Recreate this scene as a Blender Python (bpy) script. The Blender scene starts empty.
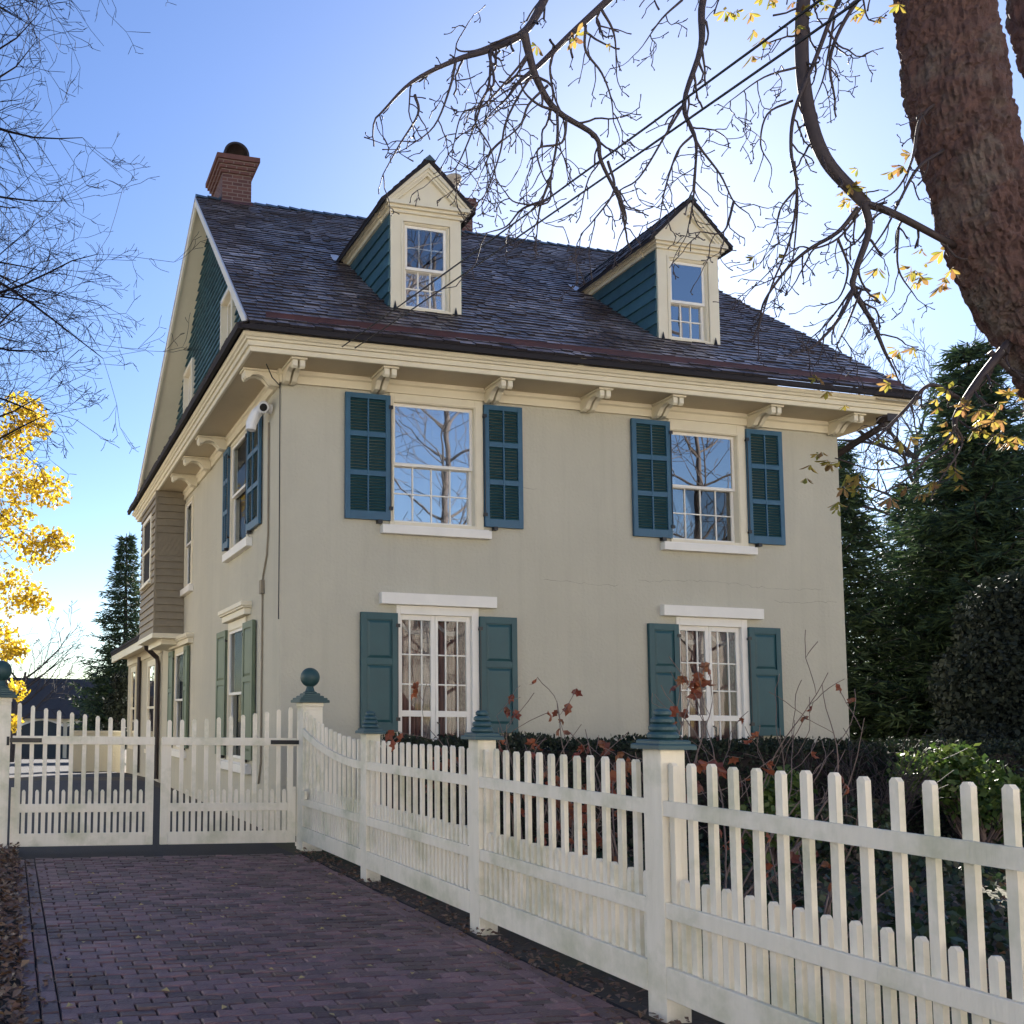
import bpy, bmesh, math, random
from mathutils import Vector, Matrix
R_ = math.radians
sc = bpy.context.scene
col = sc.collection
# ------------------------------------------------------------ camera
cd = bpy.data.cameras.new('camera'); cam = bpy.data.objects.new('camera', cd); col.objects.link(cam)
YAW, PIT, ROLL = 0.2195, 0.0850, 0.0137
fw = Vector((math.sin(YAW)*math.cos(PIT), math.cos(YAW)*math.cos(PIT), math.sin(PIT)))
rt = Vector((math.cos(YAW), -math.sin(YAW), 0)); up = rt.cross(fw)
rt, up = rt*math.cos(ROLL)+up*math.sin(ROLL), -rt*math.sin(ROLL)+up*math.cos(ROLL)
CAM = Vector((-3.566, -12.456, 1.55))
cam.matrix_world = Matrix(((rt.x, up.x, -fw.x, CAM.x), (rt.y, up.y, -fw.y, CAM.y), (rt.z, up.z, -fw.z, CAM.z), (0, 0, 0, 1)))
FPX, CPX, CPY = 948.78, 223.7, 636.67
cd.sensor_width = 36; cd.lens = FPX/1024*36
cd.shift_x = (512-CPX)/1024; cd.shift_y = (CPY-512)/1024
cd.clip_start = 0.05; cd.clip_end = 2000
sc.camera = cam
# ------------------------------------------------------------ sky, sun, exposure
SUN = Vector((0.537, 0.716, 0.445)).normalized()
w = bpy.data.worlds.new('World'); sc.world = w; w.use_nodes = True
nt = w.node_tree; bg = nt.nodes['Background']
sky = nt.nodes.new('ShaderNodeTexSky'); sky.sky_type = 'NISHITA'; sky.sun_disc = False
sky.sun_elevation = math.asin(SUN.z); sky.sun_rotation = math.atan2(SUN.x, SUN.y)
sky.air_density = 1.0; sky.dust_density = 0.18; sky.ozone_density = 2.5
hs = nt.nodes.new('ShaderNodeHueSaturation'); hs.inputs['Saturation'].default_value = 1.13; hs.inputs['Hue'].default_value = 0.511
nt.links.new(sky.outputs[0], hs.inputs['Color']); nt.links.new(hs.outputs[0], bg.inputs[0])
bg.inputs[1].default_value = 0.05
sl = bpy.data.lights.new('sun', 'SUN'); sl.energy = 5.0; sl.angle = R_(0.53); sl.color = (1, .93, .82)
so = bpy.data.objects.new('sun', sl); col.objects.link(so); so.rotation_euler = SUN.to_track_quat('Z', 'Y').to_euler()
sc.view_settings.view_transform = 'Standard'; sc.view_settings.look = 'None'
sc.view_settings.exposure = 2.02; sc.view_settings.gamma = 1
sc.cycles.max_bounces = 8; sc.cycles.transparent_max_bounces = 16; sc.cycles.diffuse_bounces = 4

# ------------------------------------------------------------ helpers
def at(u, v, dep):            # a point seen at pixel (u, v) at a measured distance
    return CAM + (fw + rt*((u-CPX)/FPX) - up*((v-CPY)/FPX))*dep
class MB:
    def __init__(s): s.v = []; s.f = []; s.m = []; s.k = 0
    def mat(s, k): s.k = k; return s
    def add(s, vs, fs):
        n = len(s.v); s.v += [tuple(p) for p in vs]
        for f in fs: s.f.append(tuple(n+i for i in f)); s.m.append(s.k)
    def quad(s, a, b, c, d): s.add((a, b, c, d), ((0, 1, 2, 3),))
    def tri(s, a, b, c): s.add((a, b, c), ((0, 1, 2),))
    def box(s, x0, x1, y0, y1, z0, z1, M=None):
        vs = [Vector((x, y, z)) for z in (z0, z1) for y in (y0, y1) for x in (x0, x1)]
        if M: vs = [M @ p for p in vs]
        s.add(vs, ((0, 2, 3, 1), (4, 5, 7, 6), (0, 1, 5, 4), (1, 3, 7, 5), (3, 2, 6, 7), (2, 0, 4, 6)))
    def prism(s, poly, vec):  # polygon (3D points) swept by vec
        n = len(poly); vec = Vector(vec); a = [Vector(p) for p in poly]; b = [p+vec for p in a]
        s.add(a+b, [tuple(range(n))[::-1], tuple(range(n, 2*n))]+[(i, (i+1) % n, n+(i+1) % n, n+i) for i in range(n)])
    def tube(s, pts, rad, n=6, cap=True):
        pts = [Vector(p) for p in pts]; k = len(pts)
        if not hasattr(rad, '__len__'): rad = [rad]*k
        t = (pts[1]-pts[0]).normalized(); a = t.orthogonal().normalized(); vs = []
        for i in range(k):
            t = (pts[min(i+1, k-1)]-pts[max(i-1, 0)])
            if t.length < 1e-9: t = Vector((0, 0, 1))
            t.normalize(); a = a-t*a.dot(t)
            if a.length < 1e-6: a = t.orthogonal()
            a.normalize(); b = t.cross(a)
            for j in range(n):
                q = 2*math.pi*j/n; vs.append(pts[i]+(a*math.cos(q)+b*math.sin(q))*rad[i])
        fs = [(i*n+j, i*n+(j+1) % n, (i+1)*n+(j+1) % n, (i+1)*n+j) for i in range(k-1) for j in range(n)]
        if cap: fs += [tuple(range(n))[::-1], tuple((k-1)*n+j for j in range(n))]
        s.add(vs, fs)
    def lathe(s, prof, c=(0, 0), n=24, sq=False):  # prof: (r, z)
        vs = []
        for r, z in prof:
            for j in range(n):
                q = 2*math.pi*(j+.5)/n; rr = r/math.cos(math.pi/n) if sq else r
                vs.append((c[0]+rr*math.cos(q), c[1]+rr*math.sin(q), z))
        k = len(prof)
        fs = [(i*n+j, i*n+(j+1) % n, (i+1)*n+(j+1) % n, (i+1)*n+j) for i in range(k-1) for j in range(n)]
        fs += [tuple(range(n))[::-1], tuple((k-1)*n+j for j in range(n))]
        s.add(vs, fs)
    def build(s, name, mats, parent=None, bevel=0, smooth=False, loc=None, rz=0):
        if not isinstance(mats, (list, tuple)): mats = [mats]
        o0 = ORG.get(parent.name, Vector((0, 0, 0))) if (parent and loc is None) else Vector((0, 0, 0))
        me = bpy.data.meshes.new(name)
        me.from_pydata([(x-o0.x, y-o0.y, z-o0.z) for x, y, z in s.v] if o0.length else s.v, [], s.f)
        for m in mats: me.materials.append(m)
        if len(mats) > 1: me.polygons.foreach_set('material_index', s.m)
        if smooth: me.polygons.foreach_set('use_smooth', [True]*len(me.polygons))
        me.update()
        o = bpy.data.objects.new(name, me); col.objects.link(o)
        if parent: o.parent = parent; ORG[o.name] = ORG.get(parent.name, Vector((0, 0, 0)))
        if loc is not None:
            o.location = loc; o.rotation_euler.z = rz
        if bevel:
            md = o.modifiers.new('edge', 'BEVEL'); md.width = bevel; md.segments = 2; md.limit_method = 'ANGLE'; md.angle_limit = R_(40)
        return o
ORG = {}
def thing(name, label, cat, loc=(0, 0, 0), group=None):
    o = bpy.data.objects.new(name, None); col.objects.link(o); o.location = loc; ORG[o.name] = Vector(loc)
    return tag(o, label, cat, group)
def tag(o, label=None, cat=None, group=None, kind=None):
    if label: o['label'] = label
    if cat: o['category'] = cat
    if group: o['group'] = group
    if kind: o['kind'] = kind
    return o
def copy_tree(o, parent=None, loc=None):
    kids = list(o.children); c = o.copy(); col.objects.link(c)
    c.parent = parent
    if loc is not None: c.location = loc
    for k in kids: copy_tree(k, c)
    return c

# ------------------------------------------------------------ materials (world-position noise)
def N(nt, t, **kw):
    n = nt.nodes.new(t)
    for k, v in kw.items():
        if k in n.inputs: n.inputs[k].default_value = v
        else: setattr(n, k, v)
    return n
def rgb(c): return (c[0], c[1], c[2], 1)
def pmat(name, c1, c2=None, scale=6, rough=.6, bump=0, bscale=None, island=0, spec=.5, stretch=None, stain_or_glint=None, dist=.02, rvar=0, streak=0):
    m = bpy.data.materials.new(name); m.use_nodes = True; nt = m.node_tree; L = nt.links
    b = nt.nodes['Principled BSDF']; b.inputs['Roughness'].default_value = rough; b.inputs['Specular IOR Level'].default_value = spec
    g = N(nt, 'ShaderNodeNewGeometry'); pos = g.outputs['Position']
    if stretch:
        mp = N(nt, 'ShaderNodeMapping'); mp.inputs['Scale'].default_value = stretch; L.new(pos, mp.inputs['Vector']); pos = mp.outputs[0]
    n1 = N(nt, 'ShaderNodeTexNoise', Scale=scale, Detail=6, Roughness=.6); L.new(pos, n1.inputs['Vector'])
    rp = N(nt, 'ShaderNodeMapRange'); rp.inputs[1].default_value = .3; rp.inputs[2].default_value = .7; L.new(n1.outputs[0], rp.inputs[0])
    mx = N(nt, 'ShaderNodeMix', data_type='RGBA'); mx.inputs[6].default_value = rgb(c1); mx.inputs[7].default_value = rgb(c2 or c1)
    L.new(rp.outputs[0], mx.inputs[0]); out = mx.outputs[2]
    if stain_or_glint:  # (colour, scale, low, high): patches of dirt or mildew, on the roof painted glints
        n3 = N(nt, 'ShaderNodeTexNoise', Scale=stain_or_glint[1], Detail=5, Roughness=.65); L.new(g.outputs['Position'], n3.inputs['Vector'])
        r3 = N(nt, 'ShaderNodeMapRange'); r3.inputs[1].default_value = stain_or_glint[2]; r3.inputs[2].default_value = stain_or_glint[3]; L.new(n3.outputs[0], r3.inputs[0])
        m3 = N(nt, 'ShaderNodeMix', data_type='RGBA'); L.new(r3.outputs[0], m3.inputs[0]); L.new(out, m3.inputs[6]); m3.inputs[7].default_value = rgb(stain_or_glint[0]); out = m3.outputs[2]
    if streak:  # faint vertical run-off marks
        mp2 = N(nt, 'ShaderNodeMapping'); mp2.inputs['Scale'].default_value = (3.2, 3.2, .16); L.new(g.outputs['Position'], mp2.inputs['Vector'])
        n4 = N(nt, 'ShaderNodeTexNoise', Scale=1.6, Detail=5, Roughness=.7); L.new(mp2.outputs[0], n4.inputs['Vector'])
        r4 = N(nt, 'ShaderNodeMapRange'); r4.inputs[1].default_value = .5; r4.inputs[2].default_value = .8; r4.inputs[4].default_value = streak; L.new(n4.outputs[0], r4.inputs[0])
        m4 = N(nt, 'ShaderNodeMix', data_type='RGBA'); L.new(r4.outputs[0], m4.inputs[0]); L.new(out, m4.inputs[6]); m4.inputs[7].default_value = rgb([c*.62 for c in c1]); out = m4.outputs[2]
    if island:
        h = N(nt, 'ShaderNodeHueSaturation'); r2 = N(nt, 'ShaderNodeMapRange'); r2.inputs[3].default_value = 1-island; r2.inputs[4].default_value = 1+island
        L.new(g.outputs['Random Per Island'], r2.inputs[0]); L.new(r2.outputs[0], h.inputs['Value']); L.new(out, h.inputs['Color']); out = h.outputs[0]
    L.new(out, b.inputs['Base Color'])
    if rvar:
        rr = N(nt, 'ShaderNodeMapRange'); rr.inputs[3].default_value = rough-rvar; rr.inputs[4].default_value = rough+rvar
        L.new(n1.outputs[0], rr.inputs[0]); L.new(rr.outputs[0], b.inputs['Roughness'])
    if bump:
        n2 = N(nt, 'ShaderNodeTexNoise', Scale=bscale or scale*8, Detail=4); L.new(pos, n2.inputs['Vector'])
        bp = N(nt, 'ShaderNodeBump', Strength=bump, Distance=dist); L.new(n2.outputs[0], bp.inputs['Height']); L.new(bp.outputs[0], b.inputs['Normal'])
    return m
def leafmat(name, cols, trans=.35, rough=.5):
    m = bpy.data.materials.new(name); m.use_nodes = True; nt = m.node_tree; L = nt.links
    b = nt.nodes['Principled BSDF']; b.inputs['Roughness'].default_value = rough; out = nt.nodes['Material Output']
    g = N(nt, 'ShaderNodeNewGeometry'); cr = N(nt, 'ShaderNodeValToRGB'); e = cr.color_ramp
    e.elements[0].color = rgb(cols[0]); e.elements[1].color = rgb(cols[-1])
    for i, c in enumerate(cols[1:-1]): e.elements.new((i+1)/(len(cols)-1)).color = rgb(c)
    L.new(g.outputs['Random Per Island'], cr.inputs[0]); L.new(cr.outputs[0], b.inputs['Base Color'])
    if trans:
        t = N(nt, 'ShaderNodeBsdfTranslucent'); L.new(cr.outputs[0], t.inputs[0]); x = N(nt, 'ShaderNodeMixShader'); x.inputs[0].default_value = trans
        L.new(b.outputs[0], x.inputs[1]); L.new(t.outputs[0], x.inputs[2]); L.new(x.outputs[0], out.inputs[0])
    return m
def glassmat(name, refl=.5, tint=(1, .97, .93), fres=True):
    m = bpy.data.materials.new(name); m.use_nodes = True; nt = m.node_tree; L = nt.links; nt.nodes.remove(nt.nodes['Principled BSDF'])
    out = nt.nodes['Material Output']; a = N(nt, 'ShaderNodeBsdfGlossy', Roughness=.01); a.inputs[0].default_value = rgb(tint)
    t = N(nt, 'ShaderNodeBsdfTransparent'); t.inputs[0].default_value = rgb((.9, .93, .95)); x = N(nt, 'ShaderNodeMixShader')
    fr = N(nt, 'ShaderNodeLayerWeight', Blend=.35 if refl > .1 else .12); ad = N(nt, 'ShaderNodeMath', operation='ADD'); ad.use_clamp = True; ad.inputs[1].default_value = refl
    ad.inputs[0].default_value = 0
    if fres: L.new(fr.outputs['Fresnel'], ad.inputs[0])
    L.new(ad.outputs[0], x.inputs[0])
    n2 = N(nt, 'ShaderNodeTexNoise', Scale=2.2, Detail=1); g = N(nt, 'ShaderNodeNewGeometry'); L.new(g.outputs['Position'], n2.inputs['Vector'])
    bp = N(nt, 'ShaderNodeBump', Strength=.03, Distance=.02); L.new(n2.outputs[0], bp.inputs['Height']); L.new(bp.outputs[0], a.inputs['Normal'])
    L.new(t.outputs[0], x.inputs[1]); L.new(a.outputs[0], x.inputs[2]); L.new(x.outputs[0], out.inputs[0])
    return m
def brickmat(name, c1, c2, mortar, bw, rh):
    m = bpy.data.materials.new(name); m.use_nodes = True; nt = m.node_tree; L = nt.links; b = nt.nodes['Principled BSDF']; b.inputs['Roughness'].default_value = .8
    g = N(nt, 'ShaderNodeNewGeometry'); sp = N(nt, 'ShaderNodeSeparateXYZ'); L.new(g.outputs['Position'], sp.inputs[0])
    ad = N(nt, 'ShaderNodeMath', operation='ADD'); L.new(sp.outputs[0], ad.inputs[0]); L.new(sp.outputs[1], ad.inputs[1])
    cb = N(nt, 'ShaderNodeCombineXYZ'); L.new(ad.outputs[0], cb.inputs[0]); L.new(sp.outputs[2], cb.inputs[1])
    t = N(nt, 'ShaderNodeTexBrick'); t.inputs['Color1'].default_value = rgb(c1); t.inputs['Color2'].default_value = rgb(c2); t.inputs['Mortar'].default_value = rgb(mortar)
    t.inputs['Scale'].default_value = 1; t.inputs['Mortar Size'].default_value = .01; t.inputs['Brick Width'].default_value = bw; t.inputs['Row Height'].default_value = rh
    L.new(cb.outputs[0], t.inputs['Vector']); L.new(t.outputs[0], b.inputs['Base Color'])
    bp = N(nt, 'ShaderNodeBump', Strength=.6, Distance=.01, invert=True); L.new(t.outputs['Fac'], bp.inputs['Height']); L.new(bp.outputs[0], b.inputs['Normal'])
    return m
M = {}
M['stucco'] = pmat('stucco', (.555, .515, .41), (.50, .465, .37), .9, .9, .55, 22, stain_or_glint=((.47, .445, .37), .35, .5, .85), spec=.2, streak=.28)
M['greybark0'] = pmat('crack_dirt', (.20, .18, .15), None, 3, .9)
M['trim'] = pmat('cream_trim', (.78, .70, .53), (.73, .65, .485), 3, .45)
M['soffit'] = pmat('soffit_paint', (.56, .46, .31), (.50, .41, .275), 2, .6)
M['white'] = pmat('white_trim', (.86, .81, .73), (.80, .755, .68), 4, .45)
M['blue'] = pmat('blue_shutter', (.035, .115, .19), (.028, .095, .16), 5, .42)
M['louver'] = pmat('louver', (.02, .07, .08), (.016, .058, .068), 5, .5)  # shutter paint darkened for the shade on the down-facing slats
M['teal'] = pmat('teal_panel', (.014, .076, .088), (.011, .062, .074), 4, .45)
M['sage'] = pmat('sage_panel', (.13, .17, .10), (.105, .14, .085), 4, .5)
M['tealshingle'] = pmat('teal_shingle', (.052, .128, .152), (.036, .092, .11), 8, .55, island=.3)
M['clap'] = pmat('tan_clapboard', (.27, .225, .155), (.225, .185, .13), 6, .6)
M['roof'] = pmat('roof_shingle', (.15, .108, .10), (.058, .04, .04), 3, .34, .5, 50, island=.5, stain_or_glint=((.40, .355, .36), 1.3, .44, .64), spec=.7, rvar=.12)  # pale patches painted in for sky glints on the shingles
M['butt'] = pmat('shingle_end_grain', (.028, .021, .025), (.018, .014, .017), 8, .8)  # butt ends coloured darker to put shade under each course
M['roofbase'] = pmat('roof_deck', (.02, .016, .018), None, 3, .9)
M['copper'] = pmat('aged_copper', (.075, .024, .022), (.045, .016, .017), 3, .4, spec=.5)
M['darkmetal'] = pmat('dark_metal', (.025, .018, .018), (.035, .022, .02), 5, .45)
M['ridge'] = pmat('ridge_cap', (.06, .09, .11), (.04, .06, .075), 5, .5, island=.3)
M['flash'] = pmat('lead_flashing', (.55, .55, .60), (.42, .42, .47), 6, .4)
M['brick'] = brickmat('chimney_brick', (.14, .054, .041), (.085, .032, .028), (.18, .125, .105), .21, .075)
M['brickcap'] = pmat('brick_cap', (.15, .06, .045), (.10, .04, .032), 6, .8)
M['clay'] = pmat('clay_pot', (.5, .42, .33), (.4, .33, .26), 6, .7)
M['glass'] = glassmat('window_glass', .48)
M['glassdim'] = glassmat('dim_glass', .02)
M['glassside'] = glassmat('side_glass', .05, fres=False)
M['glassmid'] = glassmat('half_lit_glass', .14)
M['blind'] = pmat('pale_blind', (.80, .82, .86), (.74, .76, .82), 2, .8)
M['dark'] = pmat('dark_room', (.012, .011, .013), None, 2, .9)
M['dim'] = pmat('dim_room', (.05, .045, .045), (.11, .10, .10), 3, .9)
M['curtain'] = pmat('russet_curtain', (.24, .11, .09), (.14, .065, .055), 14, .9, stretch=(1, 1, .15))
M['lace'] = pmat('lace', (.36, .29, .25), (.20, .14, .12), 25, .9)
M['fence'] = pmat('white_fence', (.88, .80, .66), (.80, .725, .585), 5, .55, .25, 22, stain_or_glint=((.54, .52, .36), 2.2, .47, .72), stretch=(3, 3, .35))
M['capblue'] = pmat('cap_paint', (.03, .085, .10), (.024, .068, .08), 6, .5)
M['capdark'] = pmat('finial_paint', (.02, .06, .062), (.026, .068, .07), 6, .5)
M['iron'] = pmat('black_iron', (.012, .012, .014), None, 5, .4)
M['paver'] = pmat('brick_paver', (.165, .083, .088), (.098, .059, .068), 5, .5, .5, 60, island=.55, stain_or_glint=((.09, .055, .065), 1.6, .5, .8), rvar=.12)
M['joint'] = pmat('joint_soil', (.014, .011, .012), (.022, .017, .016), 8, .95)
M['asphalt'] = pmat('asphalt', (.022, .019, .023), (.016, .015, .018), 3, .8, .3, 90)
M['soil'] = pmat('soil', (.055, .042, .03), (.10, .075, .05), 1.2, .95, .6, 14, stain_or_glint=((.045, .06, .025), .25, .5, .65), dist=.05)
M['bark'] = pmat('chestnut_bark', (.115, .058, .048), (.05, .026, .024), 9, .85, 1.0, 34, stain_or_glint=((.12, .10, .085), 2.6, .52, .72), dist=.03)
M['twig'] = pmat('twig_bark', (.05, .034, .035), (.03, .022, .025), 20, .7)
M['darktwig'] = pmat('dark_twig', (.022, .017, .020), (.015, .012, .015), 20, 1, spec=.1)
M['twigpale'] = pmat('shrub_twig', (.20, .14, .12), (.12, .085, .075), 20, .7)
M['greybark'] = pmat('grey_bark', (.06, .05, .05), (.04, .034, .036), 6, .85)
M['garageroof'] = pmat('garage_roof', (.075, .058, .05), (.05, .04, .036), 4, .8, .6, 20, stretch=(1, 1, 4))
M['garagedoor'] = pmat('garage_door', (.02, .035, .05), (.016, .03, .04), 3, .5)
M['camwhite'] = pmat('camera_plastic', (.75, .75, .76), None, 4, .3)
M['lens'] = pmat('lens_black', (.02, .02, .02), None, 4, .15)
M['wire'] = pmat('wire_black', (.012, .012, .014), None, 4, .6)
M['conifer'] = leafmat('conifer_needles', [(.014, .032, .018), (.028, .060, .028), (.080, .125, .045), (.018, .038, .022)], .18, .7)  # lightest ramp colour paints in sunlit tips at random
M['yew'] = leafmat('yew_needles', [(.004, .009, .006), (.008, .016, .009), (.014, .022, .012)], .1, .8)
M['hedge'] = leafmat('hedge_leaf', [(.010, .020, .010), (.02, .035, .014), (.028, .026, .016)], .1, .8)
M['green'] = leafmat('shrub_leaf', [(.035, .075, .016), (.07, .12, .022), (.13, .17, .04)], .3)
M['ivy'] = leafmat('ivy_leaf', [(.015, .035, .015), (.03, .06, .025), (.05, .075, .035), (.06, .045, .03)], .15)
M['yellow'] = leafmat('yellow_leaf', [(.50, .33, .015), (.66, .48, .03), (.72, .55, .06), (.30, .20, .02)], .42)
M['chest'] = leafmat('chestnut_leaf', [(.16, .18, .03), (.40, .32, .06), (.30, .20, .06), (.22, .11, .05)], .5)
M['rust'] = leafmat('rust_leaf', [(.24, .05, .03), (.33, .10, .04), (.16, .05, .04), (.36, .16, .07)], .4)
M['litter'] = leafmat('dead_leaf', [(.13, .065, .04), (.20, .11, .06), (.09, .05, .035), (.28, .18, .10)], .1)
M['paleleaf'] = leafmat('pale_leaf', [(.42, .36, .22), (.50, .40, .16), (.36, .26, .17)], .2)

# ------------------------------------------------------------ setting: ground, drives
def gz(y): return 0 if y < 12 else -0.031*(y-12) if y < 60 else -1.49
rng = random.Random(5)
g = MB()
ys = [-400, -60, -20, -10, 0, 6, 12, 20, 30, 40, 50, 60, 100, 250, 700]; xs = [-500, -120, -40, -15, -8, -4, 0, 6, 15, 40, 120, 500]
for i in range(len(xs)-1):
    for j in range(len(ys)-1):
        g.quad(*[(x, y, gz(y)-.03) for x, y in ((xs[i], ys[j]), (xs[i+1], ys[j]), (xs[i+1], ys[j+1]), (xs[i], ys[j+1]))])
tag(g.build('ground', M['soil']), kind='structure')
# asphalt drive beyond the gate, falling away to the garage court
a = MB(); L_, Rr = -3.7, -.32
yy = [-1.95, 4, 10, 14, 20, 30, 40, 49]
for j in range(len(yy)-1):
    y0, y1 = yy[j], yy[j+1]
    xl0 = L_-(max(0, y0-22)*.12); xl1 = L_-(max(0, y1-22)*.12)
    r0 = Rr+(max(0, y0-20)*.06); r1 = Rr+(max(0, y1-20)*.06)
    a.quad((xl0, y0, gz(y0)-.012), (r0, y0, gz(y0)-.012), (r1, y1, gz(y1)-.012), (xl1, y1, gz(y1)-.012))
tag(a.build('asphalt_drive', M['asphalt']), kind='structure')
# brick driveway: every paver is real, two border courses each side
a = MB(); a.mat(1); a.quad((-3.75, -14.5, -.02), (-.20, -14.5, -.02), (-.20, -1.75, -.02), (-3.75, -1.75, -.02)); a.mat(0)
def paver(x0, x1, y0, y1):
    gp = .0045; h = rng.uniform(-.004, .004); tx = rng.uniform(-.003, .003); ty = rng.uniform(-.003, .003)
    x0 += gp; x1 -= gp; y0 += gp; y1 -= gp; c = .006
    t = [(x0+c, y0+c, h-tx-ty), (x1-c, y0+c, h+tx-ty), (x1-c, y1-c, h+tx+ty), (x0+c, y1-c, h-tx+ty)]
    s = [(x0, y0, h-.01), (x1, y0, h-.01), (x1, y1, h-.01), (x0, y1, h-.01)]; bt = [(p[0], p[1], -.03) for p in s]
    a.add(t+s+bt, [(0, 1, 2, 3)]+[(4+i, 4+(i+1) % 4, (i+1) % 4, i) for i in range(4)]+[(8+i, 8+(i+1) % 4, 4+(i+1) % 4, 4+i) for i in range(4)])
y = -14.3; r = 0
while y < -1.9:
    x = -3.26+(.1 if r % 2 else 0)-.2*0
    if r % 2: paver(-3.26, -3.165, y, y+.1)
    while x < -.50:
        x1 = min(x+.2, -.46)
        if x1-x > .05: paver(x, x1, y, y+.1)
        x += .2
    y += .1; r += 1
for xb in (-3.36, -3.46, -.46, -.36):
    y = -14.3+rng.uniform(0, .1)
    while y < -1.95: paver(xb, xb+.1, y, y+.2); y += .2
tag(a.build('brick_driveway', [M['paver'], M['joint']]), kind='structure')

# ------------------------------------------------------------ the house
W, D = 9.30, 10.29
house = thing('house', 'cream stucco house with blue shutters, two dormers and a dark shingle roof', 'house', (0, 0, 0))
def wall_holes(mb, u0, u1, z0, z1, holes, P, depth=.16):
    us = sorted({u0, u1, *[h[0] for h in holes], *[h[1] for h in holes]}); zs = sorted({z0, z1, *[h[2] for h in holes], *[h[3] for h in holes]})
    for i in range(len(us)-1):
        for j in range(len(zs)-1):
            cu, cz = (us[i]+us[i+1])/2, (zs[j]+zs[j+1])/2
            if any(h[0] < cu < h[1] and h[2] < cz < h[3] for h in holes): continue
            mb.quad(P(us[i], 0, zs[j]), P(us[i+1], 0, zs[j]), P(us[i+1], 0, zs[j+1]), P(us[i], 0, zs[j+1]))
    for a_, b_, c_, d_ in holes:
        q = [(a_, c_), (b_, c_), (b_, d_), (a_, d_)]
        for k in range(4):
            (p0, q0), (p1, q1) = q[k], q[(k+1) % 4]
            mb.quad(P(p0, 0, q0), P(p0, depth, q0), P(p1, depth, q1), P(p1, 0, q1))
front_h = [(1.60, 3.05, 4.29, 6.225), (6.17, 7.54, 4.29, 6.225), (1.70, 2.96, .45, 3.165), (6.22, 7.47, .45, 3.165)]
side_h = [(1.80, 3.06, 4.33, 6.20), (6.55, 7.40, 4.25, 6.12), (1.87, 3.09, .83, 3.13), (7.05, 8.40, .83, 3.05)]   # given as y ranges
mb = MB()
wall_holes(mb, 0, W, -.1, 6.41, front_h, lambda u, d, z: (u, d, z))
wall_holes(mb, -D, 0, -.1, 6.41, [(-b, -a_, c, d) for a_, b, c, d in side_h], lambda u, d, z: (d, -u, z))
mb.quad((W, 0, -.1), (W, D, -.1), (W, D, 6.41), (W, 0, 6.41)); mb.quad((W, D, -.1), (0, D, -.1), (0, D, 6.41), (W, D, 6.41))
mb.mat(1); mb.quad((.02, .02, 6.3), (W-.02, .02, 6.3), (W-.02, D-.02, 6.3), (.02, D-.02, 6.3))
mb.build('wall', [M['stucco'], M['dark']], house)
rc = random.Random(31)
for x0, x1, z in ((4.0, 5.3, 3.62), (5.6, 8.9, 3.70), (3.3, 4.0, 4.95), (8.0, 9.2, 3.5)):
    q = MB(); x = x0; P = []
    while x < x1: P.append((x, -.0005, z+rc.uniform(-.02, .02)+.03*math.sin(x*2.1))); x += rc.uniform(.04, .12)
    q.tube(P, [rc.uniform(.0008, .0028) for _ in P], 4); q.build('hairline_crack', M['greybark0'], house)
# frieze, soffit, cornice
def ring(mb, prof, close=False):   # prof: (offset, z) swept round the house rectangle with mitred corners
    rows = [[(-o, -o, z), (W+o, -o, z), (W+o, D+o, z), (-o, D+o, z)] for o, z in prof]
    for i in range(len(rows)-1):
        for k in range(4): mb.quad(rows[i][k], rows[i][(k+1) % 4], rows[i+1][(k+1) % 4], rows[i+1][k])
f = MB(); ring(f, [(.002, 6.225), (.045, 6.225), (.045, 6.33), (.075, 6.35), (.075, 6.41)]); f.build('frieze', M['trim'], house)
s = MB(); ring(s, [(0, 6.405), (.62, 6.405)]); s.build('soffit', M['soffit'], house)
c = MB(); ring(c, [(.58, 6.397), (.617, 6.397), (.625, 6.455), (.628, 6.46), (.655, 6.463), (.662, 6.525), (.690, 6.53), (.700, 6.555), (.722, 6.565), (.742, 6.60), (.742, 6.615), (.60, 6.62)])
c.build('cornice', M['trim'], house)
# modillion brackets, each one copied
bm_ = MB()
prof = [(0, 0), (-.50, 0), (-.50, -.085), (-.47, -.115), (-.43, -.10), (-.38, -.055), (-.30, -.045), (-.22, -.07), (-.17, -.12), (-.13, -.17), (-.07, -.185), (0, -.185)]
for x in (-.09, .015): bm_.prism([(x, y, z) for y, z in prof], (.075, 0, 0))
bm_.box(-.115, .115, -.525, 0, .0, .03)
pb = None
for i, (x, y, rz) in enumerate([(x, -.04, 0) for x in (.08, 1.40, 3.16, 4.73, 5.95, 7.66, 9.17)]+[(-.04, y, -math.pi/2) for y in (.10, 3.39, 4.74, 6.07)]):
    if pb is None: pb = bm_.build('bracket', M['trim'], house, .006, loc=(x, y, 6.372), rz=rz)
    else: o = pb.copy(); col.objects.link(o); o.parent = house; o.location = (x, y, 6.372); o.rotation_euler.z = rz
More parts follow.
